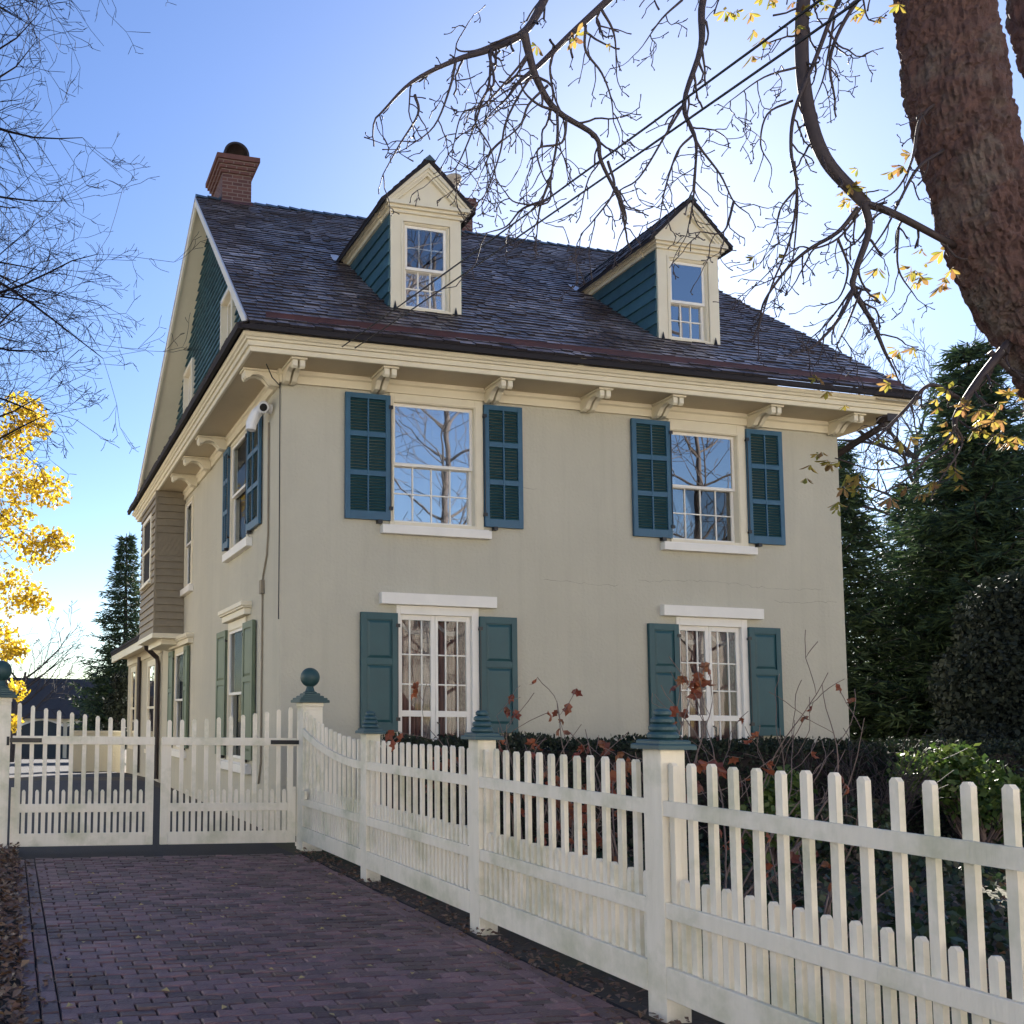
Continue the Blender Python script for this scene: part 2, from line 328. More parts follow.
# ---- windows: local u along the wall, d inward, z up
def window(u0, u1, z0, z1, loc, rz, sash, cols=4, rows=2, mid=None, gl='glass', cas='trim', sill=None, backs=('blind', 'blind'), cw=None, name='window', parent=house, d0=-.025, sd=.045):
    sx0, sx1, sz0, sz1 = sash; fr = MB()
    fr.box(u0, sx0, d0, .14, z0, z1); fr.box(sx1, u1, d0, .14, z0, z1); fr.box(sx0, sx1, d0, .14, sz1, z1); fr.box(sx0, sx1, d0, .14, z0, sz0)
    t = .018
    for k in (sx0-.03, sx1+.012): fr.box(k, k+t, d0-.012, d0, sz0, sz1+.03)
    fr.box(sx0-.03, sx1+.03, d0-.012, d0, sz1+.012, sz1+.03)
    F = fr.build(name, M[cas], parent, .004, loc=loc, rz=rz)
    mid = mid or (sz0+sz1)/2; st = .042
    for (a_, b_, dd, bk) in ((mid-.02, sz1, sd, backs[0]), (sz0, mid+.02, sd+.04, backs[1])):
        sm = MB(); sm.box(sx0, sx0+st, dd, dd+.035, a_, b_); sm.box(sx1-st, sx1, dd, dd+.035, a_, b_)
        sm.box(sx0+st, sx1-st, dd, dd+.035, b_-st, b_); sm.box(sx0+st, sx1-st, dd, dd+.035, a_, a_+st)
        for i in range(1, cols):
            x = sx0+st+(sx1-sx0-2*st)*i/cols; sm.box(x-.008, x+.008, dd+.008, dd+.021, a_+st, b_-st)
        for j in range(1, rows):
            z = a_+st+(b_-a_-2*st)*j/rows; sm.box(sx0+st, sx1-st, dd+.009, dd+.0205, z-.008, z+.008)
        sub(sm.build('sash', M['white'], None), F)
        gm = MB(); gd = .004 if (gl == 'glass' or isinstance(gl, tuple)) and dd == sd else .022; gm.box(sx0+st, sx1-st, dd+gd, dd+gd+.0015, a_+st, b_-st); sub(gm.build('glass', M[gl if isinstance(gl, str) else gl[0 if dd == sd else 1]], None), F)
        k = MB(); kd = dd+(.045 if bk == 'blind' else .10); k.quad((sx0, kd, a_), (sx1, kd, a_), (sx1, kd, b_), (sx0, kd, b_)); sub(k.build('blind' if bk == 'blind' else 'room_backing', M[bk], None), F)
    if sill:
        q = MB(); q.box(sill[0], sill[1], -.10, .10, sill[2], sill[3]); q.box(sill[0]+.02, sill[1]-.02, -.06, .1, sill[3], sill[3]+.02); sub(q.build('sill', M['white'], None, .006), F)
    return F
def sub(o, p): o.parent = p; return o
S90 = -math.pi/2
window(1.60, 3.05, 4.31, 6.225, (0, 0, 0), 0, (1.665, 2.915, 4.355, 6.10), sill=(1.46, 3.14, 4.17, 4.285), mid=5.21, backs=('blind', 'blind'))
window(6.17, 7.54, 4.31, 6.225, (0, 0, 0), 0, (6.20, 7.385, 4.355, 6.05), sill=(5.99, 7.64, 4.17, 4.285), mid=5.20, backs=('blind', 'dark'), gl=('glass', 'glassmid'))
def swin(y0, y1, z0, z1, sz, **k):   # on the left wall, facing -x
    return window(0, y1-y0, z0, z1, (0, y1, 0), S90, (.07, y1-y0-.07, sz[0], sz[1]), **k)
swin(1.80, 3.06, 4.35, 6.20, (4.40, 6.12), sill=(-.24, 1.46, 4.20, 4.33), sd=-.015, backs=('dark', 'dark'), gl='glassside', cols=1, rows=1)
swin(6.55, 7.40, 4.27, 6.12, (4.32, 6.05), sill=(-.05, .95, 4.12, 4.25), sd=-.015, backs=('dark', 'dark'), gl='glassside', cols=1, rows=1)
swin(1.87, 3.09, .85, 3.13, (.90, 2.98), sill=(-.42, 1.58, .70, .83), sd=-.015, backs=('dark', 'dark'), gl='glassside', cols=1, rows=1)
swin(7.05, 8.40, .85, 3.05, (.90, 2.93), sill=(-.2, 1.5, .70, .83), sd=-.015, backs=('dark', 'dark'), gl='glassside', cols=1, rows=1)
# ---- lintels
for x0, x1 in ((1.443, 3.211), (5.955, 7.712)):
    q = MB(); q.box(x0, x1, -.10, .02, 3.168, 3.33); q.build('lintel', M['white'], house, .006)
for y0, y1, h in ((1.62, 3.20, 3.14), (6.35, 8.75, 3.05)):
    q = MB(); q.box(-.11, .02, y0, y1, h, h+.10); q.box(-.15, .02, y0-.04, y1+.04, h+.10, h+.13); q.box(-.17, .02, y0-.06, y1+.06, h+.13, h+.20); q.build('lintel', M['trim'], house, .006)
# ---- french doors
def doors(x0, x1, z1, loc, seedv):
    fr = MB(); z0 = .45; a_, b_ = x0+.055, x1-.055+(-.05)
    fr.box(x0, a_, -.02, .14, z0, z1); fr.box(b_, x1, -.02, .14, z0, z1); fr.box(a_, b_, -.02, .14, 3.04, z1); fr.box(a_, b_, -.02, .14, z0, z0+.06)
    F = fr.build('french_door', M['white'], house, .004)
    m_ = (a_+b_)/2
    for (p, q, sgn) in ((a_, m_, 1), (m_, b_, -1)):
        lf = MB(); st = .075
        lf.box(p+.002, p+st*.6, .03, .07, z0+.06, 3.04); lf.box(q-st*.9, q-.002, .03, .07, z0+.06, 3.04)
        g0, g1 = p+st*.6, q-st*.9
        for zz, t in ((2.965, .075), (1.60, .085), (z0+.06, .25)): lf.box(g0, g1, .03, .07, zz, zz+t)
        for fx in (.28, .70):
            x = g0+(g1-g0)*fx; lf.box(x-.010, x+.010, .038, .062, z0+.3, 2.965)
        for zz in (2.475, 2.055, 1.2): lf.box(g0, g1, .039, .061, zz-.010, zz+.010)
        sub(lf.build('door_leaf', M['white'], None, .003), F)
        gm = MB(); gm.box(g0, g1, .047, .0485, z0+.3, 2.97); sub(gm.build('glass', M['glassdim'], None), F)
        cu = MB(); n = 26; rr = random.Random(seedv+int(sgn))
        pts = [(g0-.03+(g1-g0+.06)*i/n, .11+.025*math.sin(i*1.9+rr.random()*.6)) for i in range(n+1)]
        for i in range(n): cu.quad((pts[i][0], pts[i][1], z0), (pts[i+1][0], pts[i+1][1], z0), (pts[i+1][0], pts[i+1][1], 3.0), (pts[i][0], pts[i][1], 3.0))
        sub(cu.build('curtain', M['curtain'], None), F)
        ln = MB()   # lace panel at the hinge-far side and a swag across the top
        e0, e1 = (g1-.10, g1+.01)
        for i in range(6): xa, xb = e0+(e1-e0)*i/6, e0+(e1-e0)*(i+1)/6; ln.quad((xa, .07+.012*(i % 2), z0), (xb, .07+.012*((i+1) % 2), z0), (xb, .07+.012*((i+1) % 2), 3.0), (xa, .07+.012*(i % 2), 3.0))
        for i in range(10):
            ta, tb = i/10, (i+1)/10; f_ = lambda t: 2.92-.13*math.sin(math.pi*t)
            ln.quad((g0+(g1-g0)*ta, .065, f_(ta)-.035), (g0+(g1-g0)*tb, .065, f_(tb)-.035), (g0+(g1-g0)*tb, .065, f_(tb)+.03), (g0+(g1-g0)*ta, .065, f_(ta)+.03))
        sub(ln.build('lace_curtain', M['lace'], None), F)
    hd = MB(); hd.tube([(m_+.03, .03, 1.52), (m_+.03, -.03, 1.5), (m_+.03, -.03, 1.36), (m_+.03, .03, 1.34)], .011, 8); sub(hd.build('handle', M['iron'], None), F)
doors(1.70, 2.96, 3.165, None, 3); doors(6.22, 7.47, 3.165, None, 9)
# ---- shutters
def louver_shutter(w_, h_):
    b = MB(); st = .075; mids = [(.0, .12), (h_*.345, .075), (h_*.655, .075), (h_-.075, .075)]
    b.box(0, st, -.045, 0, 0, h_); b.box(w_-st, w_, -.045, 0, 0, h_)
    for z, t in mids: b.box(st, w_-st, -.045, 0, z, z+t)
    b.box(w_/2-.012, w_/2+.012, -.05, -.02, .12, h_-.075)
    b.mat(1)
    for k in range(3):
        z0, z1 = mids[k][0]+mids[k][1], mids[k+1][0]; n = int((z1-z0)/.042)
        for i in range(n):
            z = z0+(z1-z0)*(i+.5)/n; b.box(st, w_-st, -.004, .004, -.026, .026, Matrix.Translation((0, -.021, z)) @ Matrix.Rotation(R_(-38), 4, 'X'))
    return b
def panel_shutter(w_, h_):
    b = MB(); st = .085; b.box(0, w_, -.035, 0, 0, h_); zs_ = [(.0, .12), (h_*.56, .085), (h_-.10, .10)]
    b.box(0, st, -.055, -.035, 0, h_); b.box(w_-st, w_, -.055, -.035, 0, h_)
    for z, t in zs_: b.box(st, w_-st, -.055, -.035, z, z+t)
    for k in range(2):
        z0, z1 = zs_[k][0]+zs_[k][1], zs_[k+1][0]; i = .045
        o = [(st+.012, -.037, z0+.012), (w_-st-.012, -.037, z0+.012), (w_-st-.012, -.037, z1-.012), (st+.012, -.037, z1-.012)]
        n_ = [(st+i, -.049, z0+i), (w_-st-i, -.049, z0+i), (w_-st-i, -.049, z1-i), (st+i, -.049, z1-i)]
        b.add(o+n_, [(4, 5, 6, 7)]+[(j, (j+1) % 4, 4+(j+1) % 4, 4+j) for j in range(4)])
    return b
def hinges(S, w_, h_, left):
    m = MB(); x = w_ if left else 0
    for z in (.15, h_-.2): m.box(x-.03, x+.03, -.062, -.05, z, z+.05); m.box(x-.015, x+.02, -.05, .0, z, z+.03)
    m.box(x-.006, x+.006, -.056, -.05, .15, h_-.2)
    sub(m.build('hinge', M['iron'], None), S); m = MB(); m.box((w_*.2 if not left else w_*.7), (w_*.3 if not left else w_*.8), -.075, 0, -.05, .0)
    sub(m.build('shutter_dog', M['iron'], None), S)
for x0, x1, lf in ((.92, 1.60, 1), (3.06, 3.672, 0), (5.508, 6.172, 1), (7.54, 8.195, 0)):
    S = louver_shutter(x1-x0, 1.815).build('shutter', [M['blue'], M['louver']], house, .003, loc=(x0, -.012, 4.357)); S['label'] = 'blue louvered shutter'; hinges(S, x1-x0, 1.815, lf)
for x0, x1, lf in ((1.152, 1.70, 1), (2.964, 3.54, 0), (5.715, 6.225, 1), (7.467, 8.03, 0)):
    S = panel_shutter(x1-x0, 1.66).build('shutter', M['teal'], house, .003, loc=(x0, -.012, 1.385)); S['label'] = 'teal panelled shutter'; hinges(S, x1-x0, 1.66, lf)
for y1, wd, lf, tilt in ((3.50, .44, 1, 3), (1.78, .78, 0, -9)):
    S = louver_shutter(wd, 1.74).build('shutter', [M['blue'], M['louver']], house, .003, loc=(-.02, y1, 4.43), rz=S90+R_(tilt)*0); S['label'] = 'blue louvered shutter'; hinges(S, wd, 1.74, lf)
for y1, wd, lf in ((3.79, .70, 1), (1.87, .62, 0), (9.02, .62, 1), (7.05, .42, 0)):
    S = panel_shutter(wd, 2.1).build('shutter', M['sage'], house, .003, loc=(-.02, y1, .92), rz=S90); S['label'] = 'sage green panelled shutter'; hinges(S, wd, 2.1, lf)
# ---- oriel bay with clapboards on the left wall
b = MB(); BX, B0, B1, BZ0, BZ1 = -.65, 7.46, 9.80, 3.32, 6.40
b.box(BX+.02, 0, B0+.02, B1-.02, BZ0+.02, BZ1)
z = BZ0; k = 0
while z < BZ1-.01:
    z1 = min(z+.155, BZ1); t0, t1 = .036, .002
    if not (4.98 < z+.07 < 5.44):
        b.prism([(BX, B0-t0+.02, z), (BX, B0-t1+.02, z1), (BX, B0+.02, z1), (BX, B0+.02, z)], (.65, 0, 0))
    for ya, yb in ((B0, 8.0), (9.3, B1)) if 4.5 < z < 6.0 else ((B0, B1),):
        b.prism([(BX-t0+.02, ya, z), (BX-t1+.02, ya, z1), (BX+.02, ya, z1), (BX+.02, ya, z)], (0, yb-ya, 0))
    z = z1
for i in range(-2, 5):   # the diagonal boards
    x = BX+.06+i*.10; P = [(x, 4.99), (x+.088, 4.99), (x+.338, 5.43), (x+.25, 5.43)]
    if i < 0: P = [(BX+.03, 4.99+(BX+.03-x)/.25*.44)] + ([] if x+.088 < BX+.03 else [(BX+.03, 4.99), (x+.088, 4.99)]) + ([(BX+.03, 4.99+(BX+.03-x-.088)/.25*.44)] if x+.088 < BX+.03 else []) + [(x+.338, 5.43), (x+.25, 5.43)]
    if x+.338 > 0: P = [(x, 4.99), (x+.088, 4.99), (-.002, 4.99+(-.002-x-.088)/.25*.44), (-.002, min(5.43, 4.99+(-.002-x)/.25*.44))] + ([(x+.25, 5.43)] if x+.25 < -.002 else [])
    if x+.088 < 0: b.prism([(p, B0+.021, z_) for p, z_ in P], (0, -.022, 0))
b.box(BX-.012, BX+.03, B0-.012, B0+.03, BZ0, BZ1)
bay = b.build('bay_window', M['clap'], house); bay['label'] = 'tan clapboarded oriel bay'
q = MB(); q.box(BX-.03, 0, B0-.02, B1+.02, BZ0-.10, BZ0); q.box(BX+.2, 0, B0+.2, B1-.2, BZ0-.22, BZ0-.10); q.build('bay_base', M['trim'], bay)
fr = MB(); wy0, wy1, wz0, wz1 = 8.0, 9.28, 4.50, 6.02
for ya, yb, za, zb in ((wy0, wy0+.09, wz0, wz1), (wy1-.09, wy1, wz0, wz1), (wy0+.09, wy1-.09, wz1-.09, wz1), (wy0+.09, wy1-.09, wz0, wz0+.08), (wy0+.09, wy1-.09, 5.22, 5.27)): fr.box(BX-.03, BX+.05, ya, yb, za, zb)
fr.box(BX-.08, BX, wy0-.05, wy1+.05, wz0-.05, wz0); fr.build('bay_frame', M['trim'], bay, .004)
gq = MB(); gq.box(BX+.002, BX+.012, wy0+.09, wy1-.09, wz0+.08, wz1-.09); gq.build('bay_glass', M['dark'], bay)

# ---- roof
RZ, RY, SL = 11.75, D/2, .853
EY, EZ = -.80, 6.70            # shingle eave line, front
xl = lambda t: -.68+(.35)*t      # the verge leans out a little towards the eave
XR = 10.02
r = MB()
LEN = math.hypot(RY-EY, RZ-EZ); us = Vector((0, (RY-EY)/LEN, (RZ-EZ)/LEN)); nn = Vector((0, -us.z, us.y))
def shingle(mb, P, u, usl, n, x0, x1, s0, s1, th, rg):
    a_ = P+u*x0+usl*s0; b_ = P+u*x1+usl*s0; c_ = P+u*x1+usl*s1; d_ = P+u*x0+usl*s1
    j = usl*rg.uniform(-.006, .004); tt = th*rg.uniform(.6, 1.35)
    A_, B_ = a_+j+n*(tt+.012), b_+j+n*(tt+.012); C_, D_ = c_+n*.006, d_+n*.006
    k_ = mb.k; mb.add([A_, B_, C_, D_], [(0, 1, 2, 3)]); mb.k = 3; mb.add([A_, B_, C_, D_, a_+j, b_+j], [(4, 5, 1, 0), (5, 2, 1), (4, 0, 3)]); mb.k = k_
rs = random.Random(11)
def slope(mb, P, u, usl, n, x0f, x1f, length, exp=.150, wmin=.10, wmax=.26, th=.026, lim=None):
    k = 0; s_ = 0
    while s_ < length-.02:
        t = s_/length; x = x0f(t)-rs.uniform(0, .0); x1 = x1f(t)
        first = True
        while x < x1-.03:
            w_ = rs.uniform(wmin, wmax); xe = min(x+w_, x1)
            if not lim or lim(x, xe, s_): shingle(mb, P, u, usl, n, x+.003, xe-.003, s_, min(s_+exp*1.75, length), th, rs)
            x = xe
        s_ += exp*rs.uniform(.97, 1.03)
r.mat(0); slope(r, Vector((0, EY, EZ)), Vector((1, 0, 0)), us, nn, xl, lambda t: XR, LEN)
r.mat(1)
E0, E1, RL, RR = Vector((-.68, EY, EZ)), Vector((XR, EY, EZ)), Vector((-.33, RY, RZ)), Vector((XR, RY, RZ))
Bk0, Bk1 = Vector((-.68, D-EY, EZ)), Vector((XR, D-EY, EZ)); dz = Vector((0, 0, -.003))
r.quad(E0+dz, E1+dz, RR+dz, RL+dz); r.quad(Bk1+dz, Bk0+dz, RL+dz, RR+dz)
r.prism([E0+Vector((0, 0, -.09)), E1+Vector((0, 0, -.09)), E1+dz*2, E0+dz*2], (0, .03, 0))   # dark eave edge
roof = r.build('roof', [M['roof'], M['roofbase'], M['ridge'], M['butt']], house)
for (A_, B_) in ((E0, RL), (Bk0, RL)):   # verge boards with their soffits, both gables
    q = MB(); dn = Vector((0, 0, -.20)); sgn = 1 if A_ is E0 else -1
    a0, b0 = A_+Vector((0, .16*sgn, .13)), B_
    q.prism([a0-Vector((0, 0, .012)), b0-Vector((0, 0, .012)), b0+dn, a0+dn], (.045, 0, 0))
    q.quad(a0+dn*.75+Vector((.04, 0, 0)), b0+dn*.75+Vector((.04, 0, 0)), Vector((.02, RY, RZ-.15)), Vector((.02, a0.y, a0.z-.15))); q.build('verge_board', M['trim'], house)
for (A_, B_) in ((E1, RR), (Bk1, RR)):
    q = MB(); dn = Vector((0, 0, -.20)); q.prism([A_-Vector((0, 0, .012)), B_-Vector((0, 0, .012)), B_+dn, A_+dn], (-.045, 0, 0))
    q.quad(A_+dn*.75-Vector((.04, 0, 0)), B_+dn*.75-Vector((.04, 0, 0)), Vector((W-.02, RY, RZ-.15)), Vector((W-.02, A_.y, A_.z-.15))); q.build('verge_board', M['trim'], house)
q = MB()   # pale metal drip along the left verge
for (A_, B_) in ((E0, RL), (Bk0, RL)):
    sgn = 1 if A_ is E0 else -1; a0 = A_+Vector((0, .16*sgn, .13))
    q.prism([a0+Vector((-.012, 0, -.03)), B_+Vector((-.012, 0, -.03)), B_+Vector((-.012, 0, .018)), a0+Vector((-.012, 0, .018))], (.012+.03, 0, 0))
q.build('verge_flashing', M['flash'], house)
q = MB(); k = -.33   # ridge caps
while k < XR-.05:
    e = min(k+.24, XR); h = rs.uniform(.015, .03)
    for sg in (-1, 1):
        q.quad((k, RY, RZ+.05+h), (e, RY, RZ+.05), (e, RY+sg*.14, RZ-.075), (k, RY+sg*.14, RZ-.075+h))
    q.tri((k, RY, RZ+.05+h), (k, RY-.14, RZ-.075+h), (k, RY+.14, RZ-.075+h)); k = e
q.build('ridge_cap', M['ridge'], house)
q = MB(); q.box(-.42, XR-.15, -.66, -.645, 6.80, 6.925); q.box(-.42, XR-.15, -.665, -.64, 6.92, 6.935)
for i in range(8): x = .3+i*1.3; q.prism([(x, -.645, 6.93), (x, -.645, 6.90), (x, -.50, 6.985), (x, -.50, 7.0)], (.02, 0, 0))
q.build('roof_gutter', M['copper'], house)
q = MB()   # pent roof across the foot of the left gable, and its dark edge
P0, P1, P2, P3 = (-.84, -.80, 6.66), (-.84, D+.80, 6.66), (0, D, 6.98), (0, 0, 6.98)
q.mat(0); slope(q, Vector((-.84, D+.8, 6.66)), Vector((0, -1, 0)), Vector((.84, 0, .32)).normalized(), Vector((-.32, 0, .84)).normalized(), lambda t: t*.8, lambda t: D+1.6-t*.8, .9)
q.mat(1); q.quad(P0, P3, P2, P1)
q.prism([(-.84, -.81, 6.605), (-.84, D+.80, 6.605), (-.84, D+.80, 6.665), (-.84, -.81, 6.665)], (.06, 0, 0)); q.prism([(-.78, -.84, 6.605), (XR, -.84, 6.605), (XR, -.84, 6.66), (-.78, -.84, 6.66)], (0, .05, 0))
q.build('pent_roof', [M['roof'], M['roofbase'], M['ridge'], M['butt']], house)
# ---- gable walls
q = MB(); gwh = [(2.95, 3.92, 7.25, 9.12), (6.70, 7.72, 7.25, 9.12)]
q.mat(1); q.add([(.05, .1, 6.95), (.05, D-.1, 6.95), (.05, RY, RZ-.25)], [(0, 2, 1)]); q.add([(W-.05, .1, 6.4), (W-.05, D-.1, 6.4), (W-.05, RY, RZ-.25)], [(0, 1, 2)])
q.mat(0); z = 6.95
while z < RZ-.4:
    half = (RZ-.22-z)/SL; ya, yb = RY-half, RY+half; y = ya+rs.uniform(0, .08)
    while y < yb:
        ye = y+rs.uniform(.13, .16)
        if not any(h[0]-.0 < (y+ye)/2 < h[1] and h[2] < z+.06 < h[3] for h in gwh):
            q.add([(-.022, y+.003, z), (-.022, ye-.003, z), (.045, ye-.003, z+.22), (.045, y+.003, z+.22), (.05, y+.003, z), (.05, ye-.003, z)], [(0, 3, 2, 1), (0, 1, 5, 4), (1, 2, 5), (0, 4, 3)])
        y = ye
    z += .125
q.build('gable_wall', [M['tealshingle'], M['tealshingle']], house)
for y0, y1, z0, z1 in gwh:
    window(0, y1-y0, z0, z1, (0, y1, 0), S90, (.11, y1-y0-.11, z0+.08, z1-.12), cols=2, rows=2, backs=('dim', 'dim'), gl='glass', d0=-.06)
# ---- dormers
def dormer(x0, x1, backs, wx0, wx1, gls='glass'):
    F = .22; cx = (x0+x1)/2; zt, zb = 9.08, 7.57; apex = 9.93; yR = lambda z: (z-7.385)/SL
    b = MB(); sx0, sx1, sz0, sz1 = wx0, wx1, 7.66, 8.93
    b.box(x0, sx0-.04, F, F+.1, zb, zt); b.box(sx1+.04, x1, F, F+.1, zb, zt); b.box(sx0-.04, sx1+.04, F, F+.1, sz1+.03, zt); b.box(sx0-.04, sx1+.04, F, F+.1, zb, sz0-.03)
    b.box(sx0-.075, sx0-.04, F-.014, F, sz0-.06, sz1+.06); b.box(sx1+.04, sx1+.075, F-.014, F, sz0-.06, sz1+.06); b.box(sx0-.04, sx1+.04, F-.014, F, sz1+.03, sz1+.06); b.box(sx0-.04, sx1+.04, F-.014, F, sz0-.06, sz0-.03)
    for x in (x0+.06, x1-.10): b.mat(1); b.tube([(x, F-.02, zb+.02), (x, F-.02, zb+.14)], [.03, .004], 6); b.mat(0)
    dm = b.build('dormer', [M['trim'], M['iron']], house, .004)
    window(sx0-.04, sx1+.04, sz0-.03, sz1+.03, (0, F, 0), 0, (sx0, sx1, sz0, sz1), cols=3, rows=2, mid=8.265, backs=backs, gl=gls, d0=.02, name='dormer_window', parent=dm)
    for sg, xx in ((-1, x0), (1, x1)):   # clapboarded cheeks
        ck = MB(); z = 7.45
        while z < zt-.01:
            z1 = min(z+.205, zt)
            y0a, y1a = F+.03, max(yR(z), F+.04); y1b = max(yR(z1), F+.05)
            t0 = .035*sg
            ck.add([(xx+t0, y0a, z), (xx+t0, y1a, z), (xx+.006*sg, y1b, z1), (xx+.006*sg, y0a, z1), (xx-.02*sg, y0a, z), (xx-.02*sg, y1a, z)], [(0, 1, 2, 3) if sg > 0 else (3, 2, 1, 0), (0, 4, 5, 1), (0, 3, 4)])
            z = z1
        ck.build('cheek', M['tealshingle'], dm)
    co = MB(); oh = .13   # entablature, pediment, raking cornice
    for o_, za, zb_ in ((.03, zt, zt+.05), (.07, zt+.05, zt+.09), (.11, zt+.09, zt+.145)):
        co.box(x0-o_, x1+o_, F-o_, F+.3, za, zb_)
    for x_, sg in ((x0, -1), (x1, 1)):
        for o_, za, zb_ in ((.05, zt-.01, zt+.05), (.09, zt+.05, zt+.10), (.13, zt+.10, zt+.145)): co.box(min(x_, x_+o_*sg), max(x_, x_+o_*sg), F+.3, yR(zt)+.08, za, zb_)
    zc = zt+.145; hw = (x1-x0)/2+oh; ap = apex-.07
    co.prism([(cx-hw+.13, F-.005, zc), (cx+hw-.13, F-.005, zc), (cx, F-.005, ap-.12)], (0, .1, 0))
    sl = (ap-zc)/hw
    for sg in (-1, 1):
        for i_, (dy, t0, t1) in enumerate(((.05, .0, .055), (.02, .055, .10), (.0, .10, .135))):
            o0, o1 = t0, t1
            co.prism([(cx+sg*hw, F-.06-dy, zc-o0*0), (cx, F-.06-dy, ap-o0*1.25), (cx, F-.06-dy, ap-o1*1.25), (cx+sg*(hw-o1*1.2/sl), F-.06-dy, zc)] if i_ == 0 else
                     [(cx+sg*(hw-o0*1.2/sl), F-.06-dy, zc), (cx, F-.06-dy, ap-o0*1.25), (cx, F-.06-dy, ap-o1*1.25), (cx+sg*(hw-o1*1.2/sl), F-.06-dy, zc)], (0, .16+dy, 0))
    co.build('pediment', M['trim'], dm)
    rf = MB(); ez = zc-.03; sl2 = math.hypot(hw+.04, apex-ez)
    for sg in (-1, 1):
        P = Vector((cx+sg*(hw+.05), F-.13, ez)); usl = Vector((-sg*(hw+.05), 0, apex-ez)); ln = usl.length; usl.normalize(); n = Vector((sg*usl.z, 0, abs(usl.x)))
        rf.mat(0); slope(rf, P, Vector((0, 1, 0)), usl, n, lambda t: 0, lambda t: yR(ez+t*(apex-ez))-F+.13+.12, ln, .135, th=.014)
        rf.mat(1); e = Vector((cx, F-.13, apex)); yb0, yb1 = yR(ez)+.1, yR(apex)+.1
        A_, B_, C_, D_ = P, e, Vector((cx, yb1, apex)), Vector((P.x, yb0, ez))
        lo = Vector((0, 0, -.05)); rf.add([A_, B_, C_, D_, A_+lo, B_+lo, C_+lo, D_+lo], [(0, 1, 2, 3), (7, 6, 5, 4), (0, 4, 5, 1), (3, 7, 4, 0)])
    rf.mat(2); y = F-.14
    while y < yR(apex):
        for sg in (-1, 1): rf.quad((cx, y, apex+.045), (cx, y+.2, apex+.03), (cx+sg*.10, y+.2, apex-.06), (cx+sg*.10, y, apex-.045))
        rf.tri((cx, y, apex+.045), (cx-.1, y, apex-.045), (cx+.1, y, apex-.045)); y += .2
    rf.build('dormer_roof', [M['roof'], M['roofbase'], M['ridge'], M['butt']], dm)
    fl = MB(); 
    for sg in (-1, 1):
        x_ = cx+sg*(hw+.02); ya = yR(ez)
        fl.quad((x_-.10, ya-.04, 7.385+SL*(ya-.04)+.04), (x_+.10, ya-.04, 7.385+SL*(ya-.04)+.04), (x_+.07, ya+.22, 7.385+SL*(ya+.22)+.05), (x_-.07, ya+.22, 7.385+SL*(ya+.22)+.05))
    fl.build('flashing', M['flash'], dm)
dormer(1.72, 2.85, ('dark', 'blind'), 1.955, 2.625, ('glassmid', 'glass'))
dormer(6.235, 7.355, ('blind', 'blind'), 6.48, 7.125)
# ---- chimneys
q = MB(); x0, x1, y0, y1 = .17, .76, 4.98, 5.85
q.mat(0); q.box(x0, x1, y0, y1, 11.3, 12.24)
for i, o_ in enumerate((.035, .07, .105)): q.box(x0-o_, x1+o_, y0-o_, y1+o_, 12.24+i*.075, 12.315+i*.075)
q.mat(1); q.box(x0-.14, x1+.14, y0-.14, y1+.14, 12.465, 12.56)
q.mat(2); q.box(x0-.03, x1+.03, y0-.05, y1+.03, 11.3, 11.66)
ch = q.build('chimney', [M['brick'], M['brickcap'], M['copper']], roof); ch['label'] = 'brick chimney with curved metal hood'
q = MB(); cx, n = .44, 14   # barrel hood, open at the front, on low side walls
for i in range(n):
    a0, a1 = math.pi*i/n, math.pi*(i+1)/n
    q.prism([(cx+.26*math.cos(a0), 4.92, 12.62+.26*math.sin(a0)), (cx+.26*math.cos(a1), 4.92, 12.62+.26*math.sin(a1)), (cx+.22*math.cos(a1), 4.92, 12.62+.22*math.sin(a1)), (cx+.22*math.cos(a0), 4.92, 12.62+.22*math.sin(a0))], (0, .95, 0))
for x in (cx-.26, cx+.22): q.box(x, x+.04, 4.98, 5.85, 12.56, 12.63)
q.build('hood', M['darkmetal'], roof); 
q = MB(); x0, x1, y0, y1 = 5.22, 5.72, 5.35, 6.0
q.mat(0); q.box(x0, x1, y0, y1, 11.3, 12.55)
for i, o_ in enumerate((.03, .06, .09)): q.box(x0-o_, x1+o_, y0-o_, y1+o_, 12.35+i*.07, 12.42+i*.07)
q.mat(1); q.box(x0-.06, x1+.06, y0-.06, y1+.06, 12.56, 12.64)
ch2 = q.build('chimney', [M['brick'], M['brickcap']], roof); ch2['label'] = 'brick chimney with pale clay pot'
q = MB(); q.lathe([(.13, 12.64), (.12, 12.8), (.11, 13.02), (.12, 13.05), (.19, 13.2), (.19, 13.24), (.14, 13.24), (.12, 13.1)], (5.40, 5.62), 16); q.build('chimney_pot', M['clay'], roof, smooth=False)
